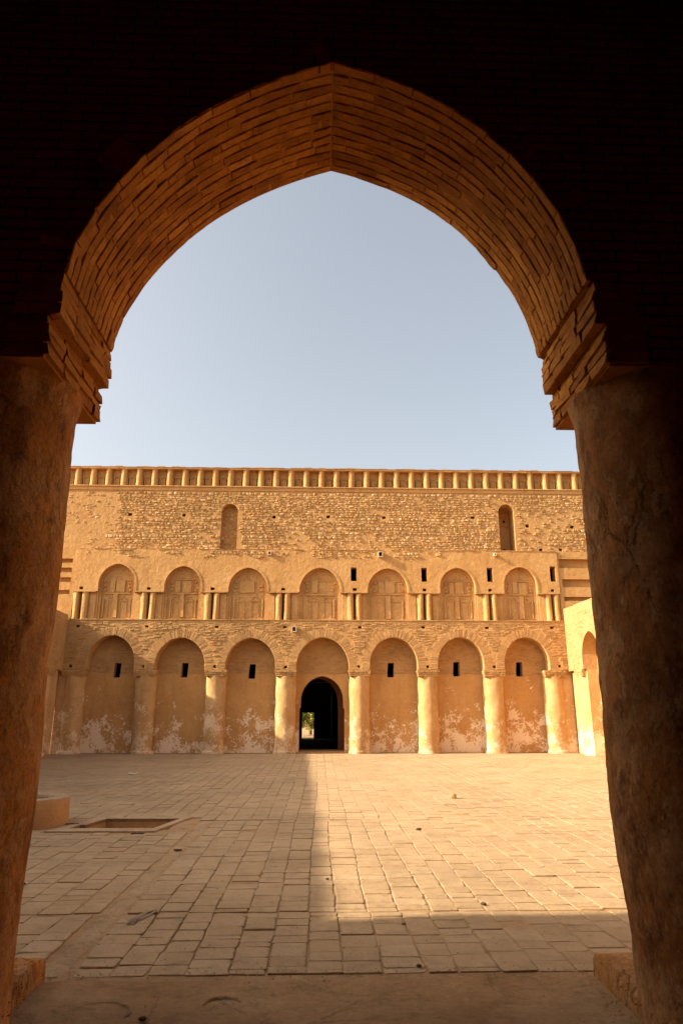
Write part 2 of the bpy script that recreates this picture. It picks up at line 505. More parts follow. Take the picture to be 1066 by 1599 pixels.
def height(x, y):
    return 0.010 * noise.noise(Vector((x * 0.6, y * 0.6, 2.0)))
def add_paver(mb, c, fine, origin=(0, 0)):
    mx = sum(p[0] for p in c) / 4; my = sum(p[1] for p in c) / 4
    h0 = random.gauss(0, 0.0024) + height(mx, my)
    tx, ty = random.gauss(0, 0.005), random.gauss(0, 0.006)
    t = random.random()
    def zz(x, y, d=0): return h0 + (x - mx) * tx + (y - my) * ty - d
    ox, oy = origin
    if fine:
        ring = []
        for k in range(4):
            p, q, r = c[k - 1], c[k], c[(k + 1) % 4]
            u = random.uniform(0.02, 0.11)
            ring.append((q[0] + (p[0] - q[0]) * u, q[1] + (p[1] - q[1]) * u))
            u = random.uniform(0.02, 0.11)
            ring.append((q[0] + (r[0] - q[0]) * u, q[1] + (r[1] - q[1]) * u))
        vs = [(x - ox, y - oy, -0.03) for x, y in ring]
        vs += [(x - ox, y - oy, zz(x, y, random.uniform(0.002, 0.006))) for x, y in ring]
        for x, y in ring:
            s = random.uniform(0.92, 0.97)
            x2, y2 = mx + (x - mx) * s, my + (y - my) * s
            vs.append((x2 - ox, y2 - oy, zz(x2, y2)))
        fs = []
        for r_ in (0, 8):
            for k in range(8):
                k2 = (k + 1) % 8
                fs.append((r_ + k, r_ + k2, r_ + 8 + k2, r_ + 8 + k))
        fs.append(tuple(range(16, 24)))
        mb.add(vs, fs, t)
    else:
        vs = [(x, y, -0.03) for x, y in c] + [(x, y, zz(x, y, 0.003)) for x, y in c]
        for x, y in c:
            x2, y2 = mx + (x - mx) * 0.95, my + (y - my) * 0.95
            vs.append((x2, y2, zz(x2, y2)))
        fs = [(k + r_, (k + 1) % 4 + r_, (k + 1) % 4 + 4 + r_, k + 4 + r_) for r_ in (0, 4) for k in range(4)] + [(8, 9, 10, 11)]
        mb.add(vs, fs, t)

def in_view(x, y):
    lim = -1.70 / 4.95, 1.77 / 4.95
    return lim[0] - 0.02 < x / y < lim[1] + 0.02
vis = sorted([p for p in pavers if in_view(p[0], p[1])], key=lambda p: p[1])
near = set(id(p) for p in vis[:298])
rest = MB()
for p in pavers:
    if id(p) in near:
        mb = MB(); add_paver(mb, p[2], True, (p[0], p[1]))
        mb.obj('paving_brick', M_PAVER, paving, loc=(p[0], p[1], 0))
    else:
        add_paver(rest, p[2], False)
o = rest.obj('paving_bricks_beyond', M_PAVER, paving)
tag(o, kind='stuff')
# plain earthen strip that runs away from the threshold
mb = MB(); N = 60
for k in range(N + 1):
    y = 4.97 + (11.22 - 4.97) * k / N
    x0 = STRIP[0] + 0.015 + 0.05 * noise.noise(Vector((1, y * 1.6, 0))); x1 = STRIP[1] - 0.012 + 0.05 * noise.noise(Vector((9, y * 1.8, 0)))
    for u in range(5):
        x = x0 + (x1 - x0) * u / 4
        mb.v.append((x, y, -0.004 - (0.012 if u in (0, 4) else 0) + 0.004 * noise.noise(Vector((x * 6, y * 3, 4))))); mb.t.append(0.5)
for k in range(N):
    for u in range(4):
        a = k * 5 + u; mb.f.append((a, a + 1, a + 6, a + 5))
mb.obj('smooth_strip', M_STRIP, paving, smooth=True)

# threshold floor under the arch and inside the hall, with a slightly ragged front edge
mb = MB(); nx, ny = 90, 60
for j in range(ny + 1):
    for i in range(nx + 1):
        x = -3.4 + 6.8 * i / nx
        yf = 4.955 + 0.02 * noise.noise(Vector((x * 2.5, 0, 0))) + 0.012 * noise.noise(Vector((x * 9, 3, 0)))
        y = -6.2 + (yf + 6.2) * (j / ny) ** 0.6
        z = 0.006 + 0.016 * noise.noise(Vector((x * 1.6, y * 1.6, 7))) + 0.005 * noise.noise(Vector((x * 7, y * 7, 2)))
        if j == ny: z = -0.02
        mb.v.append((x, y, z)); mb.t.append(0.5)
for j in range(ny):
    for i in range(nx):
        a = j * (nx + 1) + i; mb.f.append((a, a + 1, a + nx + 2, a + nx + 1))
floor = mb.obj('floor', M_EARTH, smooth=True)
tag(floor, 'bare earth threshold floor beneath the foreground arch', kind='structure')
def ring_arc(cx, cy, r, a0, a1, w=0.010, h=0.006):
    mb = MB(); n = 28
    for k in range(n + 1):
        a = R(a0 + (a1 - a0) * k / n); rr = r * (1 + 0.06 * noise.noise(Vector((a * 2, cx, cy))))
        tw = math.sin(math.pi * k / n) ** 0.4
        for dr, dz in ((-w, -0.004), (0, h * tw), (w, -0.004)):
            mb.v.append((cx + math.cos(a) * (rr + dr), cy + math.sin(a) * (rr + dr) * 0.8, 0.009 + dz)); mb.t.append(0.5)
    for k in range(n):
        for u in range(2):
            a = k * 3 + u; mb.f.append((a, a + 1, a + 4, a + 3))
    return mb.obj('worn_ring', M_EARTH, floor, smooth=True)
ring_arc(-1.18, 4.40, 0.16, -20, 200)
ring_arc(-0.53, 4.50, 0.10, 20, 190, 0.010, 0.009)

# ================================================================ WELL AND SUNKEN BASIN
well = empty('well', (-4.25, 11.0, 0))
tag(well, 'low round plastered well curb half hidden behind the left foreground column', 'well')
prof = [(0.57, -0.02), (0.565, 0.05), (0.56, 0.2), (0.555, 0.34), (0.535, 0.372)]
vs, fs = lathe(prof, 56, 0.014, 2.0, 3.1)
mb = MB(); mb.add(vs, fs); mb.obj('curb_wall', M_RIM, well, smooth=True)
prof = [(0.545, 0.366), (0.51, 0.380), (0.36, 0.374), (0.325, 0.355), (0.315, 0.2), (0.31, -0.01), (0.32, -1.6)]
vs, fs = lathe(prof, 56, 0.012, 2.0, 3.1)
mb = MB(); mb.add(vs, fs); mb.obj('curb_rim', M_RIMTOP, well, smooth=True)
vs, fs = lathe([(0.34, -1.55), (0.001, -1.55)], 32)
mb = MB(); mb.add(vs, fs); mb.obj('well_bottom', M_HOLLOW, well)  # coloured black to stand for the dark of the shaft

basin = empty('sunken_basin', (-2.85, 10.95, 0))
tag(basin, 'shallow rectangular pit with a flat plastered rim sunk into the paving', 'basin')
def in_b(o):
    for v in o.data.vertices: v.co = v.co - Vector((-2.85, 10.95, 0))
    return o
out = []
def edge(a, b_, n):
    for k in range(n):
        x = a[0] + (b_[0] - a[0]) * k / n; y = a[1] + (b_[1] - a[1]) * k / n
        out.append((x + random.uniform(-.014, .014), y + random.uniform(-.014, .014)))
cs = [(PITR[0] - .02, PITR[2]), (PITR[1] - .28, PITR[2] - .03), (PITR[1], PITR[3]), (PITR[0] + .32, PITR[3])]
for k in range(4): edge(cs[k], cs[(k + 1) % 4], 9)
hole = [(PIT[0] + .02, PIT[2] + .03), (PIT[0] + .5, PIT[2] + .01), (PIT[1] - .2, PIT[2] + .0), (PIT[1], PIT[3] - .02), (PIT[0] + .3, PIT[3]), (PIT[0] + .17, PIT[2] + .33), (PIT[0] + .10, PIT[2] + .34), (PIT[0] + .07, PIT[2] + .2)]
me = flat_shape('', out, [hole], 0, 0.05, M_RIMTOP)
me.transform(Matrix(((1, 0, 0, 0), (0, 0, 1, 0), (0, -1, 0, 0.014), (0, 0, 0, 1))) )
me.transform(Matrix.Translation((0, 0, 0)))
o = link('basin_rim', me, basin); in_b(o)
mb = MB(); n = len(hole)
mb.v = [(x, y, 0.004) for x, y in hole] + [(x, y, -0.30) for x, y in hole]; mb.t = [.5] * 2 * n
mb.f = [(k, (k + 1) % n, n + (k + 1) % n, n + k) for k in range(n)]
in_b(mb.obj('basin_side', M_RIM, basin))
mb = MB(); mb.v = [(PIT[0] - .1, PIT[2] - .1, -.24), (PIT[1] + .1, PIT[2] - .1, -.24), (PIT[1] + .1, PIT[3] + .1, -.24), (PIT[0] - .1, PIT[3] + .1, -.24)]; mb.t = [.5] * 4; mb.f = [(0, 1, 2, 3)]
in_b(mb.obj('basin_floor', M_SAND, basin))

def blob(r, sx=1, sy=1, sz=0.7, seed=0, sub=1, jag=0.25):
    bm = bmesh.new(); bmesh.ops.create_icosphere(bm, subdivisions=sub, radius=1)
    for v in bm.verts:
        d = 1 + jag * noise.noise(v.co * 1.7 + Vector((seed, seed * 2, 0)))
        v.co = Vector((v.co.x * sx, v.co.y * sy, v.co.z * sz)) * r * d
    vs = [tuple(v.co) for v in bm.verts]; fs = [tuple(v.index for v in f.verts) for f in bm.faces]; bm.free()
    return vs, fs
# ================================================================ ARCADED WALLS (shared by the far facade and the wings)
def wall_bricks(mb, x0, x1, z0, z1, yf, skip, bw=0.235, bh=0.062, gap=0.012, prot=0.016, miss=0.05, rough=1.0):
    z = z0
    row = 0
    while z + bh <= z1:
        x = x0 + (row % 2) * bw / 2 - random.uniform(0, 0.1)
        wob = lambda q: 0.012 * noise.noise(Vector((q * 0.8, z * 2, 1)))
        while x < x1:
            w = bw * random.uniform(0.8, 1.15)
            a, b_ = max(x, x0), min(x + w - gap, x1)
            x += w
            if b_ - a < 0.05: continue
            m = (a + b_) / 2
            if skip(m, z + bh / 2, (b_ - a) / 2): continue
            if random.random() < miss: continue
            p = prot * random.uniform(0.3, 1.2) + 0.012 * rough * noise.noise(Vector((m * 1.5, z * 1.5, 9)))
            if p < 0.002: continue
            j = 0.006 * rough
            zz = z + wob(m)
            r = lambda: random.uniform(-j, j)
            vs = [(a + r(), yf, zz + r()), (b_ + r(), yf, zz + r()), (b_ + r(), yf, zz + bh - gap + r()), (a + r(), yf, zz + bh - gap + r())]
            mxx, mzz = m, zz + bh / 2
            k = 0.86
            vs += [(mxx + (v[0] - mxx) * k * 1.06, yf - p + r() * 0.6, mzz + (v[2] - mzz) * k) for v in vs[:4]]
            mb.add(vs, [(4, 5, 6, 7), (0, 1, 5, 4), (1, 2, 6, 5), (2, 3, 7, 6), (3, 0, 4, 7)], random.random())
        z += bh * random.uniform(0.93, 1.07)
        row += 1

def voussoirs(mb, c, h, zs, rise, yf, ring=0.34, th=0.056, gap=0.016, prot=0.013):
    pts = arch_pts(c, h, zs, rise, 90)
    # walk the curve
    acc = 0; nxt = 0.02
    for i in range(1, len(pts)):
        a, b_ = Vector((pts[i - 1][0], 0, pts[i - 1][1])), Vector((pts[i][0], 0, pts[i][1]))
        seg = (b_ - a).length
        while acc + seg > nxt:
            t = (nxt - acc) / seg
            p = a.lerp(b_, t); d = (b_ - a).normalized(); n = Vector((d.z, 0, -d.x)) * -1
            cc = Vector((c, 0, zs + rise * 0.25))
            if n.dot(p - cc) < 0: n = -n
            n = (n * 0.6 + (p - cc).normalized() * 0.4).normalized()
            L = ring * random.uniform(0.85, 1.12)
            hw = (th - gap) / 2 * random.uniform(0.8, 1.1)
            pr = prot * random.uniform(0.2, 1.3)
            if random.random() < 0.94:
                q0, q1 = p + n * 0.012, p + n * L
                e0, e1 = hw, hw * 1.22
                base = [q0 - d * e0, q0 + d * e0, q1 + d * e1, q1 - d * e1]
                m = (q0 + q1) / 2
                vs = [(v.x, yf, v.z) for v in base] + [(m.x + (v.x - m.x) * .93 + random.uniform(-.003, .003), yf - pr + random.uniform(-.004, .004), m.z + (v.z - m.z) * .93) for v in base]
                mb.add(vs, [(4, 5, 6, 7), (0, 1, 5, 4), (1, 2, 6, 5), (2, 3, 7, 6), (3, 0, 4, 7)], random.random())
            nxt += th
        acc += seg

def round_column(name, parent, x, y, r, z0, z1, seed, base=True, mat=None, cap=True, seg=36, rings=34, amp=0.03):
    prof = [(r * (1.06 if k == 0 else 1.0), z0 + (z1 - z0) * k / rings) for k in range(rings + 1)]
    vs, fs = lathe(prof, seg, amp, 1.5, seed)
    mb = MB(); mb.add(vs, fs)
    col = mb.obj(name, mat or M_COLUMN, parent, smooth=True, loc=(x, y, 0))
    if cap:
        q = MB(); w = r * 1.06
        # rough slab, three thin courses
        for zc0, zc1, ww in ((z1, z1 + 0.075, w * 0.95), (z1 + 0.077, z1 + 0.15, w * 0.99), (z1 + 0.152, z1 + 0.235, w * 1.03)):
            n = 9
            for k in range(n):
                x0 = -ww + 2 * ww * k / n; x1 = -ww + 2 * ww * (k + 1) / n
                q.box(x0, x1 - 0.004, -ww * 0.98 + random.uniform(-.012, .012), r * 0.8, zc0 + random.uniform(-.006, .006), zc1, random.random())
        q.obj('capital', M_BRICKWALL, col)
    if base:
        q = MB(); n = 16
        vs, fs = lathe([(r * 1.10, -0.01), (r * 1.09, 0.07), (r * 1.06, 0.10), (r * 0.95, 0.115)], 24, 0.05, 2.5, seed + 9)
        q.add(vs, fs); q.obj('base', M_COLUMN, col, smooth=True)
    return col

def vent(x, z, w=0.13, h=0.12):
    j = lambda: random.uniform(-0.012, 0.012)
    return [(x - w / 2 + j(), z - h / 2 + j()), (x + w / 2 + j(), z - h / 2 + j()), (x + w / 2 + j(), z + h / 2 + j()), (x - w / 2 + j(), z + h / 2 + j())]

# ================================================================ THE FAR FACADE
YF = 27.75
fac = empty('palace_facade', (0, YF, 0))
tag(fac, 'tall sunlit mud-brick palace front with arcade, blind niches and columned top frieze', 'palace')
def F(name, outline, holes, y0, y1, mat):           # y given relative to the facade plane
    return flat_shape(name, outline, holes, y0, y1, mat, fac)

ARCH = [(-8.22, .935, 1.33), (-5.51, .985, 1.25), (-2.73, .985, 1.24), (.13, 1.05, 1.27), (2.97, .955, 1.28), (5.66, .925, 1.29), (8.33, .91, 1.30)]
ZS = 3.15
LW = [(-13.0, ZS)]
for c, h, rs in ARCH:
    LW += [(x, z) for x, z in arch_pts(c, h, ZS, rs)]
LW += [(13.0, ZS), (13.0, 5.08), (-13.0, 5.08)]
vents = [(-9.62, 4.83), (-6.9, 4.83), (-4.13, 4.82), (-1.39, 4.82), (1.62, 4.82), (4.18, 4.83), (6.78, 4.82), (9.45, 4.83),
         (-9.75, 3.27), (-6.95, 3.26), (-4.12, 3.26), (-1.33, 3.25), (1.56, 3.27), (4.33, 3.27), (7.0, 3.27), (9.62, 3.3)]
F('arcade_wall', LW, [vent(x, z, .15, .09) if z > 4 else vent(x, z, .12, .11) for x, z in vents], 0, 0.55, M_MORTAR)
def skip_low(x, z, hw):
    for c, h, rs in ARCH:
        ring = 0.36 + 0.02
        hx = arch_x(z, c, h + ring, ZS, rs + ring)
        if abs(x - c) < hx + hw * 0.6: 
            return True
    for vx, vz in vents:
        if abs(x - vx) < 0.09 + hw and abs(z - vz) < 0.085: return True
    return False
mb = MB()
wall_bricks(mb, -10.0, 9.95, ZS + 0.02, 5.05, 0.0, skip_low, miss=0.08, rough=1.7, prot=0.02)
for c, h, rs in ARCH:
    voussoirs(mb, c, h, ZS, rs, 0.0, prot=0.009)
o = mb.obj('brick_facing', M_BRICKWALL, fac); tag(o, kind='stuff')

# recess backs: brick above the spring line, plaster below, window slots, doorway
slots = [(-8.08, 2.86, 3.43), (-5.40, 2.87, 3.44), (-2.70, 2.82, 3.40), (2.90, 2.88, 3.46), (5.58, 2.92, 3.5), (8.16, 2.92, 3.5)]
DX, DH = 0.12, 0.90
door = [(DX - DH, 0.0), (DX - DH, 1.66), (DX - DH + 0.05, 1.70), (DX - DH + 0.05, 1.80)] + arch_pts(DX, DH - 0.05, 1.80, 1.13, 20, 0.75)[1:-1] + [(DX + DH - 0.05, 1.80), (DX + DH - 0.05, 1.70), (DX + DH, 1.66), (DX + DH, 0.0)]
bw = [(-13.0, 0)] + door + [(13.0, 0), (13.0, 5.0), (-13.0, 5.0)]
sl = []
for i, (x, z0, z1) in enumerate(slots):
    s = 0.02 if i != 1 else -0.0
    sl.append([(x - .14 - s, z0), (x + .12, z0), (x + .14, z1), (x - .13 + s, z1)])
F('recess_wall', bw, sl, 0.60, 0.95, M_MORTAR)
# plaster skin below z = 3.0
doorskin = [(x, min(z, 2.985)) for x, z in door]
top = []
for x, z0, z1 in reversed(slots):
    s = 0.0
    top += [(x + .125, 3.0 + random.uniform(-.02, .02)), (x + .123, z0 + .003), (x - .143, z0 + .003), (x - .143, 3.0 + random.uniform(-.02, .02))]
skin = [(-13.0, 0)] + doorskin + [(13.0, 0), (13.0, 3.0)] + top + [(-13.0, 3.0)]
F('recess_plaster', skin, [], 0.565, 0.599, M_RECESS)
mb = MB()
for c, h, rs in ARCH:
    def sk2(x, z, hw, c=c, h=h, rs=rs):
        if abs(x - c) > arch_x(z, c, h, ZS, rs) + 0.12: return True
        for sx, z0, z1 in slots:
            if abs(x - sx) < 0.15 + hw and z0 - .05 < z < z1 + .05: return True
        return False
    wall_bricks(mb, c - h - .05, c + h + .05, 3.03, ZS + rs + .03, 0.60, sk2, bw=0.24, bh=0.055, gap=0.009, prot=0.010, miss=0.07, rough=0.8)
o = mb.obj('recess_brickwork', M_BRICKWALL, fac); tag(o, kind='stuff')
for k, x in enumerate((-9.62, -6.83, -4.07, -1.32, 1.60, 4.33, 6.98, 9.42)):
    round_column('arcade_column', fac, x, 0.37, 0.40, 0.0, 2.90, k * 2.3)
# narrow pilaster strips in the two corners
for x0, x1 in ((-10.20, -9.60), (9.42, 10.13)):
    mb = MB(); mb.box(x0, x1, 0.10, 0.56, 0, ZS - .01, j=0.003); mb.obj('corner_strip', M_COLUMN, fac)

# door: jambs, inner frame, threshold
inner = [(-.86, 0), (-.86, 1.72)] + [(x, z) for x, z in arch_pts(-.03, .80, 1.76, 1.12, 16, 0.8)][1:-1] + [(.79, 1.72), (.79, 0)]
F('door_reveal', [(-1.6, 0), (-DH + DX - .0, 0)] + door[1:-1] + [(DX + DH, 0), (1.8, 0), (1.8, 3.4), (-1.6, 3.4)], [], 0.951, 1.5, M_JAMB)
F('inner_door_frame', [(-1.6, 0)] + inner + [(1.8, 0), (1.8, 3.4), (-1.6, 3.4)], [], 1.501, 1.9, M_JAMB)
mb = MB(); mb.box(DX - DH + .01, DX + DH - .01, .58, 1.9, -.01, .055, j=.006); mb.obj('door_sill', M_RIM, fac)
mb = MB()
for x0 in [DX - 1.0 + .2 * k for k in range(10)]: mb.box(x0, x0 + .19, .38, .56, -.01, .03 + random.uniform(-.006, .006), j=.006)
mb.obj('front_step', M_RIM, fac)

# ---- middle tier
mb = MB()
n = 70
for k in range(n):       # uneven ledge between the tiers
    x0 = -10.0 + 19.95 * k / n; x1 = x0 + 19.95 / n - 0.002
    mb.box(x0, x1, -0.035 + random.uniform(-.012, .012), 0.3, 5.082, 5.118 + random.uniform(-.012, .006), random.random())
mb.obj('lower_ledge', M_BRICKWALL, fac)
NI = [(-8.27, .73, 1.13), (-5.60, .735, 1.05), (-2.95, .78, 1.0), (0.0, .83, 1.02), (2.79, .83, 1.01), (5.68, .73, 1.05), (8.30, .69, 1.1)]
ZN = 6.25
MIDX = [-9.68, -6.96, -4.38, -1.50, 1.42, 4.30, 7.02, 9.62]
mw = [(-9.98, ZN)]
for c, h, rs in NI: mw += arch_pts(c, h, ZN, rs, 20, .75)
mw += [(9.93, ZN), (9.93, 8.02), (-9.98, 8.02)]
tall = [(1.39, 6.72, 7.29), (4.31, 6.71, 7.30), (7.05, 6.72, 7.32), (9.70, 6.75, 7.39)]
sq = [(x, 6.37) for x in MIDX]
hol = [rect(x - .12, x + .12, a, b_) for x, a, b_ in tall] + [vent(x, z, .15, .11) for x, z in sq] + [vent(-2.1, 7.86, .13, .13), vent(7.3, 7.87, .1, .1)]
F('niche_wall', mw, hol, 0.05, 0.50, M_PLASTER)
mb = MB()    # raised rims round the niches
def rim(mb, c, h, zs, rise, yf, w=0.085, p=0.02):
    a = arch_pts(c, h, zs, rise, 26, .75); b_ = arch_pts(c, h + w, zs, rise + w, 26, .75); b_ = b_ if len(b_) == len(a) else (b_[:1] + b_ + b_[-1:] if len(b_) < len(a) else b_[1:-1])
    n = len(a)
    vs = [(x, yf, z) for x, z in a] + [(x, yf, z) for x, z in b_] + [(x, yf - p, z) for x, z in a] + [(x, yf - p * .8, z) for x, z in b_]
    fs = []
    for k in range(n - 1):
        fs += [(2 * n + k, 2 * n + k + 1, 3 * n + k + 1, 3 * n + k), (k, k + 1, 2 * n + k + 1, 2 * n + k), (n + k, 3 * n + k, 3 * n + k + 1, n + k + 1)]
    mb.add(vs, fs)
for c, h, rs in NI:
    q = MB(); rim(q, c, h + .004, ZN, rs + .004, 0.051); q.obj('niche_rim', M_PLASTER, fac)
# piers below the niche wall: flat panels, each pier is two slabs with a dark slot between
edges = [-9.98] + [v for c, h, rs in NI for v in (c - h, c + h)] + [9.93]
for k, mx in enumerate(MIDX):
    l, r_ = edges[2 * k], edges[2 * k + 1]
    for a, b_ in ((l, mx - .028), (mx + .028, r_)):
        mb = MB(); mb.box(a, b_, 0.20, 0.50, 5.118, ZN - .002, j=0.004)
        if b_ - a > .5:    # shallow moulded panel
            s = 1 if a > mx else -1
            cx = (b_ - .20) if s > 0 else (a + .20)
            mb.box(cx - .12, cx + .12, 0.165, 0.21, 5.14, ZN - .10, j=0.004)
        mb.obj('pier_panel', M_PLASTER, fac)
    mb = MB(); mb.box(mx - .028, mx + .028, 0.42, 0.50, 5.118, ZN - .002); mb.obj('slot_back', M_INNER, fac)  # slot's shade put into the colour of its back
    for s in (-1, 1):
        r0 = .125
        vs, fs = lathe([(r0 * 1.04, 5.10), (r0, 5.2), (r0 * .97, 5.6), (r0 * .98, 6.0), (r0 * 1.0, 6.16), (r0 * .7, ZN + .01)], 20, 0.03, 1.6, k * 3 + s)
        mb = MB(); mb.add(vs, fs); mb.obj('colonette', M_PLASTER, fac, smooth=True, loc=(mx + s * .17, 0.16, 0))
    mb = MB()
    for q in range(8):
        w = (min(r_, mx + .62) - max(l, mx - .62)); x0 = max(l, mx - .62) + w * q / 8
        mb.box(x0, x0 + w / 8 - .003, 0.02 + random.uniform(-.01, .01), .2, ZN - .035, ZN - .003 + random.uniform(-.004, .004) * 0, random.random(), 0.003)
    mb.obj('pier_coping', M_BRICKWALL, fac)

def relief_meshes():
    """shared ornament of the blind niches, around x = 0, z from 5.12"""
    out = []
    Y = 0.0
    def panel(x0, x1, z0, z1, p=0.06):
        mb = MB(); mb.box(x0, x1, Y - p, Y, z0, z1, j=0.004); return ('raised_panel', mb)
    def boss(x, z, r):
        mb = MB(); vs, fs = lathe([(r, 0), (r * .95, .035), (r * .65, .065), (.001, .075)], 12)
        mb.add([(x + a, Y - c, z + b_) for a, b_, c in vs], fs); return ('boss', mb)
    def blind(x, z0, w, zs):
        mb = MB(); rim(mb, x, w, zs, w * .95, Y, .03, .035)
        mb.box(x - w - .04, x - w, Y - .035, Y, z0, zs); mb.box(x + w, x + w + .04, Y - .035, Y, z0, zs)
        return ('blind_arch', mb)
    out += [panel(-.34, -.12, 6.25, 6.73), panel(-.07, .30, 6.25, 6.73), panel(.34, .44, 6.25, 6.73, .025)]
    out += [panel(-.075, .105, 5.22, 6.17, .075), panel(-.52, .56, 6.17, 6.235, .055), panel(-.42, .47, 6.745, 6.775, .05)]
    out += [panel(-.55, -.50, 5.25, 5.98), panel(.53, .58, 5.25, 5.98), panel(-.42, -.12, 5.88, 5.92, .045), panel(.15, .45, 5.88, 5.92, .045)]
    for s in (-1, 1):
        for z in (6.34, 6.50, 6.66): out.append(boss(s * .52 + .01, z, .062))
        out.append(blind(s * .27 + .015, 5.25, .115, 5.95))
    out.append(blind(0, 6.775, .10, 6.80))
    mb = MB(); mb.box(-.62, .62, Y - .03, Y, 5.12, 5.20, j=.003); out.append(('niche_sill', mb))
    return [(n, mb.me(n, M_PLASTER)) for n, mb in out]
REL = relief_meshes()
for c, h, rs in NI:
    pts = [(c - h - .03, 5.10)] + [(c - h - .03, ZN)] + arch_pts(c, h + .03, ZN, rs + .03, 20) + [(c + h + .03, ZN), (c + h + .03, 5.10)]
    nb = flat_shape('blind_niche', pts, [], 0.0, 0.12, M_PLASTER, fac)
    nb.location = (0, 0.29, 0)
    # an inner stepped arch
    q = MB(); rim(q, c, h - .10, ZN, rs - .10, 0.0, .10, .05); 
    q.box(c - h, c - h + .10, -.05, 0, 5.12, ZN); q.box(c + h - .10, c + h, -.05, 0, 5.12, ZN)
    q.obj('stepped_frame', M_PLASTER, nb)
    s = (h - .06) / .66
    for nm, m in REL:
        if nm != 'niche_sill' and random.random() < (.16 if abs(c) < 3.2 else .03): continue      # worn away
        link(nm, m, nb, loc=(c + random.uniform(-.02, .02), random.uniform(0, .018), random.uniform(-.03, .02) if nm != 'niche_sill' else 0), rot=(0, random.gauss(0, .004) if nm != 'niche_sill' else 0, 0), sc=(s * .93, 1, 1))

# outer ends of the middle tier with long sunk panels
rp = [(10.02, 12.6, 7.33, 7.72), (10.08, 12.6, 6.52, 6.86), (10.10, 12.6, 5.95, 6.12)]
F('end_wall', rect(9.932, 13.0, 5.08, 8.02), [rect(*r_) for r_ in rp], 0.09, 0.3, M_PLASTER)
F('end_wall', rect(-13.0, -9.982, 5.08, 8.02), [rect(-12.6, -10.14, a, b_) for a, b_ in ((7.42, 7.60), (7.02, 7.22), (6.62, 6.82), (6.12, 6.30))], 0.09, 0.3, M_PLASTER)
F('sunk_panel', rect(9.94, 13.0, 5.1, 8.0), [], 0.301, 0.36, M_PLASTER)
F('sunk_panel', rect(-13.0, -9.99, 5.1, 8.0), [], 0.301, 0.36, M_PLASTER)
mb = MB(); n = 60
for k in range(n):
    if random.random() < .2: continue
    x0 = -10.0 + 19.9 * k / n
    mb.box(x0, x0 + 19.9 / n, 0.03 + random.uniform(-.01, .015), 0.40, 8.021, 8.045 + random.uniform(-.01, .012), random.random())
mb.obj('upper_ledge', M_RUBBLE, fac)

# ---- rubble tier
YR = 0.28
w1 = (-3.86, .345, 9.72, .36); w2 = (7.97, .335, 9.80, .36)
ru = [(-13.0, 8.0)]
for c, h, zs, rs in (w1, w2):
    ru += [(c - h, 8.06)] + arch_pts(c, h, zs, rs, 14, .3) + [(c + h, 8.06)]
ru = [(-13.0, 8.0), (13.0, 8.0), (13.0, 10.64), (-13.0, 10.64)]
wh = []
for c, h, zs, rs in (w1, w2):
    wh.append([(c - h, 8.06), (c + h, 8.06)] + list(reversed(arch_pts(c, h, zs, rs, 14, .3))))
rh = [(-8.04, 9.56), (-5.78, 9.55), (-1.97, 9.50), (.32, 9.53), (2.70, 9.52), (6.52, 9.55), (10.79, 9.16), (8.85, 9.2), (9.35, 8.15), (10.2, 8.16)]
F('rubble_wall', ru, wh + [vent(x, z, .15, .13) for x, z in rh], YR, YR + 1.0, M_MORTAR)
holes_all = [(c, 8.0, zs + rs, h) for c, h, zs, rs in (w1, w2)]
def stone(mb, cx, cz, w, h, yf, p, tint):
    n = random.choice((5, 6, 6, 7))
    a0 = random.uniform(0, 6)
    ring = []
    for k in range(n):
        a = a0 + 2 * math.pi * k / n + random.uniform(-.2, .2)
        r = random.uniform(.85, 1.12)
        # squarish outline
        ca, sa = math.cos(a), math.sin(a)
        q = 1 / max(abs(ca), abs(sa)) * .35 + .65
        ring.append((cx + ca * w / 2 * r * q, cz + sa * h / 2 * r * q))
    s = random.uniform(.55, .8)
    ox, oz = random.uniform(-.1, .1) * w, random.uniform(-.1, .1) * h
    tx, tz = random.uniform(-.06, .06), random.uniform(-.12, .12)
    vs = [(x, yf + .005, z) for x, z in ring] + [(cx + ox + (x - cx) * s, yf - p + tx * (x - cx) + tz * (z - cz), cz + oz + (z - cz) * s) for x, z in ring]
    mb.add(vs, [(k, (k + 1) % n, n + (k + 1) % n, n + k) for k in range(n)] + [tuple(range(n, 2 * n))], tint)
def rubble(mb, x0, x1, z0, z1, yf, skip, dens=1.0, big=1.0):
    z = z0
    while z < z1:
        rh_ = random.choice((.06, .09, .11, .15)) * random.uniform(.9, 1.1) * big
        x = x0 + random.uniform(-.1, 0)
        while x < x1:
            w = random.uniform(.08, .30) * big
            cx, cz = x + w / 2, z + rh_ / 2 + .035 * noise.noise(Vector((x * .7, z, 0))) + random.uniform(-.015, .015)
            x += w
            if not (z0 < cz < z1) or skip(cx, cz, w / 2, rh_ / 2): continue
            d = noise.noise(Vector((cx * .45, cz * .7, 3.3)))
            dd = dens * (1.0 if d > -.12 else .45)
            if cx < -8.6: dd *= .35
            if random.random() > dd: continue
            t = random.random() * .8
            if random.random() < .05: t = .97
            stone(mb, cx, cz, w * .93, rh_ * .9, yf, random.uniform(.008, .042) * (.5 if cx < -8.6 else 1), t)
        z += rh_
def skr(cx, cz, hw, hh):
    for c, h, zs, rs in (w1, w2):
        if abs(cx - c) < h + hw + .02 and cz < zs: return True
        if (cx - c) ** 2 / (h + hw) ** 2 + (max(0, cz - zs)) ** 2 / (rs + hh) ** 2 < 1.05 and cz >= zs: return True
    for x, z in rh:
        if abs(cx - x) < .09 + hw and abs(cz - z) < .08 + hh: return True
    return False
mb = MB(); rubble(mb, -12.9, 12.9, 8.07, 10.60, YR, skr, .93)
o = mb.obj('rubble_stones', M_RUBBLE, fac); tag(o, kind='stuff')
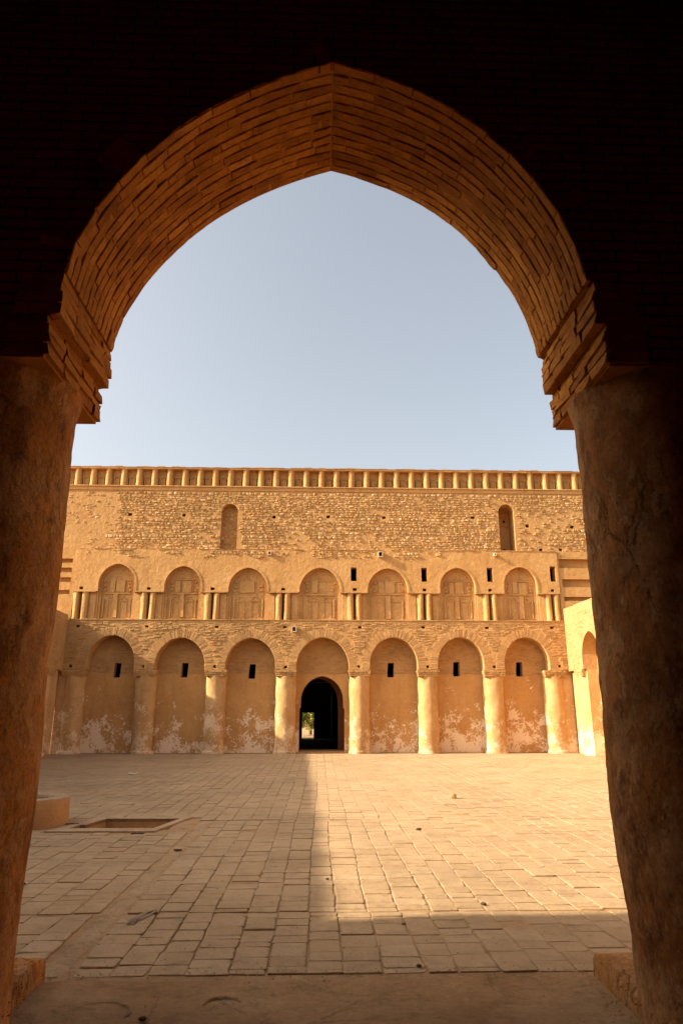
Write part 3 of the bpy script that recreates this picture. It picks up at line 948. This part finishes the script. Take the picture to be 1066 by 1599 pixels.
# rough strip where the plaster has fallen from the top of the middle tier
mb = MB()
rubble(mb, -9.6, 5.0, 7.66, 8.01, 0.05, lambda cx, cz, hw, hh: abs(cx + 2.1) < .25 or (noise.noise(Vector((cx * .9, cz * 2, 8))) < .02 - (cz - 7.8) * .9), .8, .9)
o = mb.obj('fallen_plaster_stones', M_RUBBLE, fac); tag(o, kind='stuff')
# window fills
c, h, zs, rs = w1
wf = F('blocked_window', [(c - h - .05, 8.0), (c + h + .05, 8.0), (c + h + .05, 10.15), (c - h - .05, 10.15)], [], YR + .34, YR + .42, M_MORTAR)
mb = MB(); rubble(mb, c - h, c + h, 8.02, 10.1, YR + .34, lambda *a: False, .9, .8)
o = mb.obj('window_rubble', M_RUBBLE, wf); tag(o, kind='stuff')
c, h, zs, rs = w2
wf = F('blocked_window', [(c - h - .05, 8.0), (c + h + .05, 8.0), (c + h + .05, 10.2), (c - h - .05, 10.2)], [vent(c + .05, 8.30, .11, .12), vent(c + .12, 9.62, .11, .12)], YR + .88, YR + .97, M_RECESS)
mb = MB(); rubble(mb, c - h, c + h, 9.3, 10.15, YR + .88, lambda cx, cz, a, b_: abs(cz - 9.62) < .12 and abs(cx - c - .12) < .15, .8, .7)
o = mb.obj('window_rubble', M_RUBBLE, wf); tag(o, kind='stuff')

# ---- frieze
F('plain_band', rect(-13.0, 13.0, 10.642, 10.80), [], YR - .03, YR + .4, M_PLASTER)
F('frieze_ledge', rect(-13.0, 13.0, 10.802, 10.845), [], YR - .075, YR + .4, M_PLASTER)
F('frieze_back', rect(-13.0, 13.0, 10.847, 11.585), [], YR + .28, YR + .4, M_PLASTER)
F('cornice', rect(-13.05, 13.05, 11.587, 11.655), [], YR - .09, YR + .4, M_PLASTER)
mb = MB()
for k in range(87):
    x0 = -13.0 + .3 * k
    mb.box(x0, x0 + .297, YR - .11 + random.uniform(-.01, .01), YR + .5, 11.657, 11.69 + random.uniform(-.03, .018), random.random())
mb.obj('coping', M_BRICKWALL, fac)
r0 = .128
vs, fs = lathe([(r0 * 1.05, 10.845), (r0, 10.9), (r0 * .98, 11.3), (r0, 11.50), (r0 * 1.06, 11.588)], 20)
mb = MB(); mb.add(vs, fs); CM = mb.me('frieze_column', M_PLASTER, True)
# blind arch panel between two frieze columns
def frieze_panel():
    mb = MB()
    rim(mb, 0, .085, 11.17, .10, 0, .035, .055)
    for s in (-1, 1): mb.box(s * .102 - .017, s * .102 + .017, -.055, 0, 10.846, 11.17)
    return mb.me('blind_arch', M_PLASTER)
def side_posts():
    mb = MB()
    mb.box(-.022, .022, -.07, .11, 10.848, 11.22)
    return mb.me('side_post', M_PLASTER)
FP, SP = frieze_panel(), side_posts()
mb = MB(); mb.box(-.142, .142, 0.001, .119, 10.848, 11.235); mb.box(-.325, .325, 0.001, .119, 11.237, 11.585); PM = mb.me('frieze_panel', M_PLASTER)
mb = MB(); mb.box(-.05, .05, -.012, 0.0, 10.848, 10.92); HM = mb.me('drain_hole', M_HOLLOW)  # solid black block: the hole's inner shade is in its colour
k0 = -3
for k in range(-3, 38):
    x = -10.40 + .6515 * k
    if abs(x) > 12.9: continue
    o = link('frieze_column', CM, fac, loc=(x, YR + .06, 0), rot=(0, 0, random.uniform(0, 6)))
    if abs(x + .326) < 12.6:
        fp_ = link('frieze_panel', PM, fac, loc=(x + .326, YR + .16, 0)); link('blind_arch', FP, fp_)
        for s_ in (-1, 1): link('side_post', SP, fac, loc=(x + .326 + s_ * .192, YR + .16, 0))
        if k % 3 == 2: link('drain_hole', HM, fac, loc=(x + .326, YR + .16, 0))

# ---- water spouts, with bracket and mouth
def spout(x, z, y, w=.16, L=.34, hollow=True):
    mb = MB(); t = .03
    mb.box(-w / 2, -w / 2 + t, -L, 0, 0, w); mb.box(w / 2 - t, w / 2, -L, 0, 0, w)
    mb.box(-w / 2 + t, w / 2 - t, -L, 0, 0, t)
    mb.box(-w / 2, w / 2, -L * .9, 0, w + .001, w + t * .8)
    o = mb.obj('water_spout', M_CANVAS, fac, loc=(x, y, z))
    mb = MB(); mb.box(-w / 2 + t, w / 2 - t, -L * .55, 0, t, w - .002); mb.obj('spout_throat', M_HOLLOW, o)  # black filling paints the shade inside the spout
spout(-1.02, 4.62, 0.0, .19, .12)
spout(2.50, 7.72, 0.05, .20, .15)
spout(-2.1, 7.78, 0.05, .14, .09)
spout(7.3, 7.80, 0.05, .10, .13)

# ---- the body of the palace behind the front: roof, sides, back wall with the gate
F('side_wall', rect(-13.0, -12.6, 0, 11.58), [], .96, 14.4, M_MORTAR)
F('side_wall', rect(12.6, 13.0, 0, 11.58), [], .96, 14.4, M_MORTAR)
mb = MB(); mb.box(-13, 13, .45, 14.6, 11.30, 11.55); mb.obj('roof', M_MORTAR, fac)
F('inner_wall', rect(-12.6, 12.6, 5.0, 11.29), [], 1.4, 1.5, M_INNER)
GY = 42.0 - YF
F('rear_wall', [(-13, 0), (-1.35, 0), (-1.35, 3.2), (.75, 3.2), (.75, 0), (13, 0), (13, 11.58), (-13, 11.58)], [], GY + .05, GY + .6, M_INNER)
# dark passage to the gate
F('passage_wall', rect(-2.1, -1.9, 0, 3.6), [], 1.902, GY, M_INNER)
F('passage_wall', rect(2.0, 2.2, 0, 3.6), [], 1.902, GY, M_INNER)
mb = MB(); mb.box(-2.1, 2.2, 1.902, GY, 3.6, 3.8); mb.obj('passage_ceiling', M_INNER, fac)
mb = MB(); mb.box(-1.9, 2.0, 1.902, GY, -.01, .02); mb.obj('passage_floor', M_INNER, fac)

gate = empty('wooden_gate', (0, 42.0, 0))
tag(gate, 'dark plank gate with small open wicket, seen deep inside the central doorway', 'gate')
x = -1.35
wx0, wx1, wz0, wz1 = -.975, -.29, .03, 1.47
while x < .75:
    x1 = min(x + .19, .748)
    segs = [(0.02, 3.19)]
    a, b_ = x, x1
    if b_ > wx0 and a < wx1:
        if a < wx0: segs = [(0.02, 3.19)]; b_ = wx0
        elif b_ > wx1: segs = [(0.02, 3.19)]; a = wx1
        else: segs = [(wz1, 3.19)]
        if a < wx0 < x1:
            mb = MB(); mb.box(wx0 + .001, x1 + .003, .004, .043, wz1, 3.19); mb.obj('plank', M_WOOD, gate)
        if x < wx1 < b_:
            mb = MB(); mb.box(x - .003, wx1 - .001, .005, .044, wz1, 3.19); mb.obj('plank', M_WOOD, gate)
    for z0, z1 in segs:
        if b_ - a > .01:
            yj = random.uniform(-.006, .006); mb = MB(); mb.box(a - .002, b_ + .002, yj, yj + .04, z0, z1); mb.obj('plank', M_WOOD, gate)
    x += .19
mb = MB(); mb.box(-1.3, .7, -.08, 0, 1.52, 1.62)
mb.obj('batten', M_WOOD, gate)

# ================================================================ THE TWO SIDE WINGS
def wing(name, origin, rz, label, cat, length, top0, top1, first, spans):
    root = empty(name, origin, rz)
    tag(root, label, cat)
    def W_(nm, o, hs, y0, y1, m): return flat_shape(nm, o, hs, y0, y1, m, root)
    zs, rise, h = 3.10, 1.34, .84
    bot = [(0, zs)]
    for c in spans: bot += arch_pts(c, h, zs, rise, 18, 1.0)
    bot += [(length, zs)]
    tp = []
    n = 70
    for k in range(n, -1, -1):
        u = k / n
        tp.append((length * u, top0 + (top1 - top0) * u + .035 * noise.noise(Vector((u * length * 1.3, 0, top0)))))
    W_('arcade_wall', bot + tp, [], 0, .55, M_WING)
    if True:
        mb = MB()
        def sk(x, z, hw):
            return any(abs(x - c) < arch_x(z, c, h + .1, zs, rise + .1) + hw * .6 for c in spans)
        bx0, bx1 = (length - 6.0, length - .02) if rz > 0 else (.02, 6.0)
        wall_bricks(mb, bx0, bx1, zs + .05, min(top0, top1) - .1, 0.0, sk, rough=.8, prot=.012, miss=.05 if rz > 0 else .6)
        o = mb.obj('brick_facing', M_BRICKWALL, root); tag(o, kind='stuff')
    W_('recess_wall', rect(0, length, 0, 4.9), [], .56, .9, M_RECESS)
    for k, c in enumerate(spans):
        for s in (-1, 1):
            pass
    mids = first
    for k, c in enumerate(mids):
        round_column('arcade_column', root, c, .36, .36, 0, 2.86, 40 + k * 1.9 + rz, seg=30, rings=24)
    for a, b_ in ([(0.0, spans[0] - h)] if rz < 0 else [(spans[-1] + h, length)]):
        mb = MB(); mb.box(a + .002, b_, .14, .56, 0, zs - .004, j=.003); mb.obj('corner_pier', M_COLUMN, root)
    mb = MB(); mb.box(0, length, .56, 3.0, min(top0, top1) - .35, min(top0, top1) - .15); mb.obj('roof', M_MORTAR, root)
    mb = MB(); mb.box(0, length, 2.8, 3.0, 0, min(top0, top1) - .36); mb.obj('rear_wall', M_MORTAR, root)
    return root
LEN = 24.145
sp = [2.40 + 2.72 * k for k in range(8)]
md = [1.04 + 2.72 * k for k in range(9)]
wing('right_wing', (9.98, 27.745, 0), R(-90), 'brightly sunlit low arcade wing closing the right side of the court beside the right column', 'arcade', LEN, 5.60, 5.45, md, sp)
sp2 = [LEN - v for v in sp]; md2 = [LEN - v for v in md]
wing('left_wing', (-10.05, 27.745 - LEN, 0), R(90), 'shaded low arcade wing at the left edge of the court', 'arcade', LEN, 5.62, 5.28, sorted(md2), sorted(sp2))

# ================================================================ THE FOREGROUND ARCH
YN, YO = 3.58, 4.55
gw = empty('archway', (0, 0, 0))
tag(gw, 'tall pointed brick arch in deep shade on two thick round plastered columns, framing the court', 'archway')
PL = [(-1.535, 3.60), (-1.545, 3.92), (-1.54, 4.16), (-1.50, 4.36), (-1.45, 4.49), (-1.36, 4.676), (-1.255, 4.84), (-1.13, 5.01), (-1.0, 5.165), (-.78, 5.37), (-.5, 5.555), (-.17, 5.72), (.06, 5.795)]
PR = [(.06, 5.795), (.25, 5.745), (.46, 5.665), (.72, 5.53), (.94, 5.385), (1.165, 5.155), (1.37, 4.865), (1.465, 4.68), (1.55, 4.46), (1.61, 4.20), (1.635, 3.95), (1.64, 3.60)]
def smooth_path(p, n):
    # Catmull-Rom through the control points
    out = []
    q = [p[0]] + p + [p[-1]]
    for i in range(1, len(q) - 2):
        for k in range(n):
            t = k / n
            v = []
            for d in (0, 1):
                a, b_, c, e = q[i - 1][d], q[i][d], q[i + 1][d], q[i + 2][d]
                v.append(.5 * (2 * b_ + (c - a) * t + (2 * a - 5 * b_ + 4 * c - e) * t * t + (3 * b_ - a - 3 * c + e) * t ** 3))
            out.append(tuple(v))
    out.append(p[-1]); return out
def relax(p, it=30):
    for _ in range(it):
        p = [p[0]] + [((p[i - 1][0] + 2 * p[i][0] + p[i + 1][0]) / 4, (p[i - 1][1] + 2 * p[i][1] + p[i + 1][1]) / 4) for i in range(1, len(p) - 1)] + [p[-1]]
    return p
IL, IR = relax(smooth_path(PL, 5)), relax(smooth_path(PR, 5))
def offset(path, d):
    o = []
    for i, p in enumerate(path):
        a = Vector(path[max(0, i - 1)]); b_ = Vector(path[min(len(path) - 1, i + 1)])
        t = (b_ - a).normalized(); nrm = Vector((-t.y, t.x))
        if nrm.dot(Vector(p) - Vector((.05, 3.9))) < 0: nrm = -nrm
        o.append((p[0] + nrm.x * d, p[1] + nrm.y * d))
    return o
MO = 0.009
ML, MR = offset(IL, MO), offset(IR, MO)
ML[-1] = (.06, 5.795 + MO); MR = MR[1:]
inner_path = [(-1.61, 3.575), (-1.61, 3.83), (-1.56, 3.84)] + [(-1.57, 4.11)] + [p for p in ML if p[1] > 4.125] + [p for p in MR if p[1] > 4.125] + [(1.68, 4.11), (1.68, 3.84), (1.72, 3.83), (1.72, 3.575)]
# front wall: lower part thick, unseen parapet kept low to place the court's shadow edge; solid beyond the columns
XJ = (-2.20, 2.28)
wall = [(-9.99, 0), (XJ[0], 0), (XJ[0], 3.575), (-1.75, 3.575)] + inner_path + [(1.85, 3.575), (XJ[1], 3.575), (XJ[1], 0), (9.95, 0), (9.95, 6.05), (-9.99, 6.05)]
# the wall is three slabs so that the face towards the hall, the arch's ring and the court face have their own look
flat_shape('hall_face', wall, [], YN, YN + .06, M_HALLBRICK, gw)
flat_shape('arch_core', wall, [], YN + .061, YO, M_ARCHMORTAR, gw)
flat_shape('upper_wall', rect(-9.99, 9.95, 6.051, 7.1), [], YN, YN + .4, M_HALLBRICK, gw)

def brick_variants():
    vs_all = []
    for k in range(8):
        bm = bmesh.new(); bmesh.ops.create_cube(bm, size=1.0)
        bmesh.ops.bevel(bm, geom=list(bm.edges), offset=.022, segments=1, affect='EDGES', profile=.5)
        for v in bm.verts:
            v.co += Vector((random.uniform(-.012, .012), random.uniform(-.045, .045), random.uniform(-.010, .010)))
        me = bpy.data.meshes.new('brick'); bm.to_mesh(me); bm.free(); me.materials.append(M_ARCHBRICK)
        vs_all.append(me)
    return vs_all
BV = brick_variants()
def walk(path, s):
    acc = 0
    for i in range(1, len(path)):
        a, b_ = Vector(path[i - 1]), Vector(path[i]); L = (b_ - a).length
        if acc + L >= s or i == len(path) - 1:
            t = (s - acc) / L if L else 0
            return a.lerp(b_, t), (b_ - a).normalized()
        acc += L
def plen(path): return sum((Vector(path[i]) - Vector(path[i - 1])).length for i in range(1, len(path)))
count = 0
ROWS = 13
RW = (YO - YN) / ROWS
for path, side in ((IL, -1), (list(reversed(IR)), 1)):
    Lt = plen(path)
    start = 0.54 if side < 0 else 0.55
    for r_ in range(ROWS):
        yc = YN + RW * (r_ + .5)
        s = start - .02; first = True
        while s < Lt - .02:
            bl = random.uniform(.08, .30) if first else random.uniform(.21, .32); first = False
            e = min(s + bl, Lt + (.02 if random.random() < .5 else -.01))
            if Lt - e < .10: e = Lt
            dep = .22
            pr = random.gauss(0.0, .0030)
            yw = yc + .010 * noise.noise(Vector((s * 1.2, r_, side)))
            hw = RW / 2 - random.uniform(.002, .0055)
            sk_ = random.gauss(0, .004)
            g0 = random.uniform(.003, .008)
            c0, _ = walk(path, (s + e) / 2)
            mb = MB(); cmf = .006
            for q in range(5):
                ss = s + g0 + (e - s - 2 * g0) * q / 4
                p, t = walk(path, ss)
                nrm = Vector((-t.y, t.x))
                if nrm.dot(p - Vector((.05, 3.9))) < 0: nrm = -nrm
                yo = sk_ * (q / 2 - 1); bulge = random.uniform(-.002, .002); hq = hw + random.uniform(-.002, .002)
                ec = .004 if q in (0, 4) else 0.0
                for (yy, dd) in ((-hq + cmf, ec), (hq - cmf, ec), (hq, cmf + ec), (hq, dep), (-hq, dep), (-hq, cmf + ec)):
                    w = p + nrm * (pr + dd + bulge)
                    mb.v.append((w.x - c0.x, yw + yo + yy, w.y - c0.y)); mb.t.append(random.random() * 0 + .5)
            for q in range(4):
                for u in range(6):
                    u2 = (u + 1) % 6
                    mb.f.append((q * 6 + u, q * 6 + u2, q * 6 + 6 + u2, q * 6 + 6 + u))
            mb.f += [(5, 4, 3, 2, 1, 0), tuple(range(24, 30))]
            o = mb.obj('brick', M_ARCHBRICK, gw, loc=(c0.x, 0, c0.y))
            count += 1
            s = e
            if e >= Lt - .02: break

# imposts: stepped brick blocks on top of the columns
for side, xa, xb in ((-1, -1.542, -1.583), (1, 1.638, 1.680)):
    zr = [(3.57, .075, xb), (3.648, .06, xb), (3.712, .065, xb), (3.78, .05, xb + side * .02), (3.835, .075, xa), (3.914, .075, xa + side * -.004), (3.993, .06, xa), (4.057, .06, xa + side * .006)]
    for z0, hh, xf in zr:
        y = YN - .015
        while y < YO - .03:
            L = random.uniform(.24, .31)
            y1 = min(y + L, YO + .01)
            if YO - y1 < .08: y1 = YO + .01
            xx = xf + random.gauss(0, .0035)
            dpt = .26
            cx = xx + side * dpt / 2
            o = link('impost_brick', random.choice(BV), gw, loc=(cx, (y + y1) / 2, z0 + hh / 2), rot=(random.gauss(0, .01), random.gauss(0, .012), R(90) + random.gauss(0, .012)),
                     sc=(y1 - y - .008, dpt, hh - .005))
            count += 1
            y = y1
    mb = MB(); x0, x1 = sorted((xb + side * .02, xb + side * .9))
    mb.box(x0, x1, YN + .002, YO - .004, 3.556, 3.574); mb.obj('impost_slab', M_ARCHMORTAR, gw)
print('arch bricks', count)

def pier(x, y, r, seed, lab):
    # a thick round column, hand plastered: slightly uneven, with a bulge and a dent
    rings, seg = 150, 96
    mb = MB()
    for i in range(rings + 1):
        z = 3.575 * i / rings
        for k in range(seg):
            a = 2 * math.pi * k / seg
            cx, cy = math.cos(a), math.sin(a)
            d = .018 * fb((cx * .5 + seed, cy * .5, z * .8), 1.3, 3) + .006 * fb((cx * .6 + seed, cy * .6, z), 7, 4)
            if seed > 5: d += .022 * math.exp(-((z - 1.05) / .45) ** 2) - .028 * (1 / (1 + math.exp((z - .70) * 16)))
            else: d += .018 * math.exp(-((z - 1.2) / .35) ** 2)
            if z > 3.42: d += .03 * ((z - 3.42) / .155) ** 2
            mb.v.append((cx * (r + d), cy * (r + d), z)); mb.t.append(.5)
    for i in range(rings):
        for k in range(seg):
            k2 = (k + 1) % seg
            mb.f.append((i * seg + k, i * seg + k2, (i + 1) * seg + k2, (i + 1) * seg + k))
    o = mb.obj('column', M_PIER if seed < 5 else M_PIER2, gw, smooth=True, loc=(x, y, 0))
    tag(o, lab)
    return o
pl = pier(-2.108, 4.07, .52, 1.7, 'left column, orange-brown and stained with dark patches')
pr_ = pier(2.205, 4.07, .52, 8.3, 'right column, brown with pale flaking patches and a long crack')
# the crack in the right column: a thin jagged lip
def crack(col, r, pts, w=.010):
    mb = MB()
    for i, (a, z) in enumerate(pts):
        a = R(a); ww = w * (0.3 + 0.7 * math.sin(math.pi * (i + .5) / len(pts)))
        for s, rr in ((-1, .0), (0, .003), (1, .001)):
            aa = a + s * ww / r
            mb.v.append((math.cos(aa) * (r + rr + .010), math.sin(aa) * (r + rr + .010), z)); mb.t.append(.5)
    for i in range(len(pts) - 1):
        for u in (0, 1):
            q = i * 3 + u; mb.f.append((q, q + 1, q + 4, q + 3))
    mb.obj('crack', M_HOLLOW, col)
pts = []
z = 2.86; a = 209
while z > 2.25:
    pts.append((a, z)); z -= random.uniform(.015, .04); a += random.uniform(-1.2, 1.4)
crack(pr_, .506, pts, .0016)

def plinth(col, side):
    # battered low block under the column, worn corners
    mb = MB(); hw_in = .435 if side < 0 else .475; n = 14
    zt = .14
    out = []
    cs = [(-side * hw_in, .80), (-side * hw_in, -.9), (side * .75, -.9), (side * .75, .80)]
    for k in range(4):
        p, q = cs[k], cs[(k + 1) % 4]
        for u in range(n):
            out.append((p[0] + (q[0] - p[0]) * u / n, p[1] + (q[1] - p[1]) * u / n))
    m = len(out)
    rows = [(-.03, 0.0), (.04, .002), (.10, -.004), (zt, -.022), (zt + .004, -.06)]
    for z, ins in rows:
        for x, y in out:
            l = math.hypot(x, y)
            d = ins + .014 * noise.noise(Vector((x * 5, y * 5, z * 8 + side))) + .02 * noise.noise(Vector((x * 1.5, y * 1.5, side * 3)))
            mb.v.append((x * (1 + d / l), y * (1 + d / l), z + (.008 * noise.noise(Vector((x * 7, y * 7, 1))) if z > .1 else 0))); mb.t.append(.5)
    for i in range(len(rows) - 1):
        for k in range(m):
            k2 = (k + 1) % m
            mb.f.append((i * m + k, i * m + k2, (i + 1) * m + k2, (i + 1) * m + k))
    b0 = (len(rows) - 1) * m
    # top: inner ring under the column and a centre
    for x, y in out:
        mb.v.append((x * .55, y * .55, zt + .012 + .014 * noise.noise(Vector((x * 6, y * 6, 5))))); mb.t.append(.5)
    for k in range(m):
        k2 = (k + 1) % m
        mb.f.append((b0 + k, b0 + k2, b0 + m + k2, b0 + m + k))
    o = mb.obj('plinth', M_PIER if side < 0 else M_PIER2, col, smooth=True)
    g = MB()
    for q in range(90):     # crumbs of fallen plaster along the foot of the column
        a = random.uniform(0, 2 * math.pi); rr = random.uniform(.53, .60)
        x, y = math.cos(a) * rr, math.sin(a) * rr
        if abs(x) > .6 and abs(y) > .75: continue
        vs, fs = blob(random.uniform(.003, .010), seed=q, sz=.6, jag=.6)
        g.add([(v[0] + x, v[1] + y, v[2] + zt + .012) for v in vs], fs, random.random())
    oo = g.obj('plaster_crumbs', M_ARCHBRICK, col); tag(oo, kind='stuff')
plinth(pl, -1); plinth(pr_, 1)

# the dark hall around the camera
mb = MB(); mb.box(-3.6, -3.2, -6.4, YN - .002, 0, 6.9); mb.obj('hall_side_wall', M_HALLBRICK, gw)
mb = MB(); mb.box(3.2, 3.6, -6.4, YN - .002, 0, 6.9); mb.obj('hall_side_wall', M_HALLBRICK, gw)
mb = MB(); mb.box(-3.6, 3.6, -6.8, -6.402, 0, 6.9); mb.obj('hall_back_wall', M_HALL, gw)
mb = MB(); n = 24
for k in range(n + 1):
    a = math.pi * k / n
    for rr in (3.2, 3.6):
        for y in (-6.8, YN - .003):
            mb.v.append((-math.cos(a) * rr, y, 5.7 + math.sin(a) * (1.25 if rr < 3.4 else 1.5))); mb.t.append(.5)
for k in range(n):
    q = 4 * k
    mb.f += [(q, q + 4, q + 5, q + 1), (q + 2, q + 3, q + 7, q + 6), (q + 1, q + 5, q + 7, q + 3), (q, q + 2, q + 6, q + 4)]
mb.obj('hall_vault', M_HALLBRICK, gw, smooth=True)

# ================================================================ SMALL THINGS ON THE PAVING
vs, fs = blob(.062, 1, .8, .8, 4, 2, .35)
mb = MB(); mb.add(vs, fs); o = mb.obj('stone', M_STONE, loc=(2.556, 13.81, .045))
tag(o, 'fist-sized yellowish stone lying alone on the sunlit paving', 'stone')
labs = [('dark pebble in the shade left of the earthen strip, nearest the sunken pit', -3.55, 9.05, .022),
        ('small dark pebble on the shaded paving left of the smooth strip', -2.80, 7.35, .018),
        ('dark pebble on sunlit paving close to the near shadow edge on the right', 1.42, 6.50, .022),
        ('tiny dark pebble on shaded bricks just right of the middle of the court', .10, 7.45, .016),
        ('dark pebble among shaded bricks near the front of the pavement, right of centre', .67, 5.95, .016),
        ('dark fleck on the sunlit paving in line with the loose yellowish stone', 1.40, 10.30, .03),
        ('dark pebble at the front of the pavement beside the threshold, right of centre', .66, 5.05, .018),
        ('black crumb on the bare earth threshold beside the worn rings', -.93, 4.30, .020)]
for i, (lb, x, y, r_) in enumerate(labs):
    vs, fs = blob(r_, 1.2, .8, .6, i * 3, 1, .5)
    mb = MB(); mb.add(vs, fs)
    o = mb.obj('pebble', M_PEB, loc=(x, y, r_ * .4 + .004)); tag(o, lb, 'pebble', 'small dark pebbles scattered on the paving')
mb = MB()
for k in range(9):
    for u in (0, 1): mb.v.append((k * .03, u * .14 + .02 * noise.noise(Vector((k, u, 0))), .015 + .012 * math.sin(k * .9 + u))); mb.t.append(.5)
mb.f = [(2 * k, 2 * k + 2, 2 * k + 3, 2 * k + 1) for k in range(8)]
o = mb.obj('light_spot_litter', M_PALE, loc=(-4.95, 19.1, .01)); tag(o, 'small spot of light on the shaded paving beyond the well, made as a pale sheet', 'litter')  # pale sheet standing in for a small spot of sunlight
o = mb.obj('light_spot_litter', M_PALE, loc=(-9.6, 22.6, .01)); tag(o, 'small pale scrap near the foot of the left wing, beside the left column', 'litter')
def twigs(x, y, z, n, w, lab):
    mb = MB()
    for q in range(n):
        a = random.uniform(-.4, .4); L = random.uniform(.03, .09); px, py = random.uniform(-w, w), random.uniform(-w * .4, w * .4)
        dx, dy = math.cos(a) * L / 2, math.sin(a) * L / 2
        mb.box(px - dx, px + dx, py + dy - .008, py + dy + .008, 0, .014, j=.006)
    o = mb.obj('debris', M_PEB, loc=(x, y, z)); tag(o, lab, 'debris')
twigs(-2.43, 10.10, .002, 10, .08, 'black twiggy debris on the paving in front of the sunken pit')
twigs(-3.10, 11.1, -.236, 16, .18, 'dark rubbish lying on the bottom of the sunken pit')
twigs(-3.58, 10.95, .002, 8, .09, 'dark rubbish at the foot of the round well curb')
twigs(-1.66, 8.95, .002, 4, .035, 'little black twig lying on the smooth earthen strip')

# dark damp smear on two bricks
mb = MB(); cx, cy = -1.40, 6.22; n = 110
for k in range(n):
    a = 2 * math.pi * k / n
    rx, ry = .055, .17
    d = 1 + .5 * noise.noise(Vector((math.cos(a) * 1.5, math.sin(a) * 1.5, 3))) + .5 * noise.noise(Vector((math.cos(a) * 4, math.sin(a) * 4, 8))) + .4 * noise.noise(Vector((math.cos(a) * 11, math.sin(a) * 11, 2)))
    mb.v.append((cx + math.cos(a) * rx * d + .055 * math.sin(a), cy + math.sin(a) * ry * d, .0125)); mb.t.append(.5)
mb.v.append((cx, cy, .0125)); mb.t.append(.5)
mb.f = [(k, (k + 1) % n, n) for k in range(n)]
M_DAMP = simple('damp_cement', (0.27, 0.19, 0.12), ns=25)
o = mb.obj('cement_smear', M_DAMP, paving)

# ================================================================ GARDEN BEYOND THE GATE
def tree(x, y, hh, cr, lab, leaf, seed):
    root = empty('garden_tree', (x, y, 0)); tag(root, lab, 'tree')
    vs, fs = lathe([(.11, -.02), (.09, .4), (.07, hh * .5), (.03, hh * .8)], 10, .04, 1, seed)
    mb = MB(); mb.add(vs, fs); mb.obj('trunk', M_BARK, root, smooth=True)
    mb = MB(); rnd = random.Random(seed)
    for q in range(1400):
        u = Vector((rnd.gauss(0, 1), rnd.gauss(0, 1), rnd.gauss(0, 1))).normalized() * rnd.random() ** .4
        k = 1 + .45 * noise.noise(u * 2.2 + Vector((seed, 0, 0)))
        c = Vector((u.x * cr * k, u.y * cr * k, hh * .62 + u.z * hh * .42 * k))
        if c.z < .15: continue
        s = rnd.uniform(.05, .11)
        a = Vector((rnd.gauss(0, 1), rnd.gauss(0, 1), rnd.gauss(0, 1))).normalized(); b_ = a.orthogonal().normalized()
        mb.add([c - a * s, c + b_ * s * .5, c + a * s, c - b_ * s * .5], [(0, 1, 2, 3)], rnd.random())
    mb.obj('crown', leaf, root)
tree(-1.55, 47.5, 2.1, .95, 'leafy shrub on the left in the garden glimpsed through the open wicket', M_LEAF, 3)
tree(-.55, 49.5, 1.7, .8, 'yellow-green bush in the garden glimpsed through the open wicket', M_LEAF2, 8)
tree(-.2, 55.0, 3.2, 1.3, 'taller tree at the back of the garden glimpsed through the open wicket', M_LEAF, 12)

# grit and crumbs: threshold, foot of the arch, joints of the near paving
mb = MB(); rnd = random.Random(5)
tmpl = [blob(1.0, seed=q, sz=.7, sub=1, jag=.6) for q in range(5)]
for q in range(1500):
    y = 3.9 + (rnd.random() ** 1.6) * 7.0
    x = rnd.uniform(-.36, .40) * y
    if q < 350: y = 4.96 + rnd.gauss(0, .05); x = rnd.uniform(-1.7, 1.75)
    elif q < 700:
        s_ = rnd.choice((-1, 1)); x = (-1.66 if s_ < 0 else 1.71) - s_ * abs(rnd.gauss(0, .05)); y = rnd.uniform(4.0, 4.95)
    rr = rnd.uniform(.0015, .006)
    vs, fs = tmpl[q % 5]
    mb.add([(v[0] * rr + x, v[1] * rr + y, v[2] * rr + .006) for v in vs], fs, rnd.random())
o = mb.obj('grit', M_RUBBLE)
tag(o, 'fine grit and crumbs strewn over the threshold and the near paving', 'grit', kind='stuff')
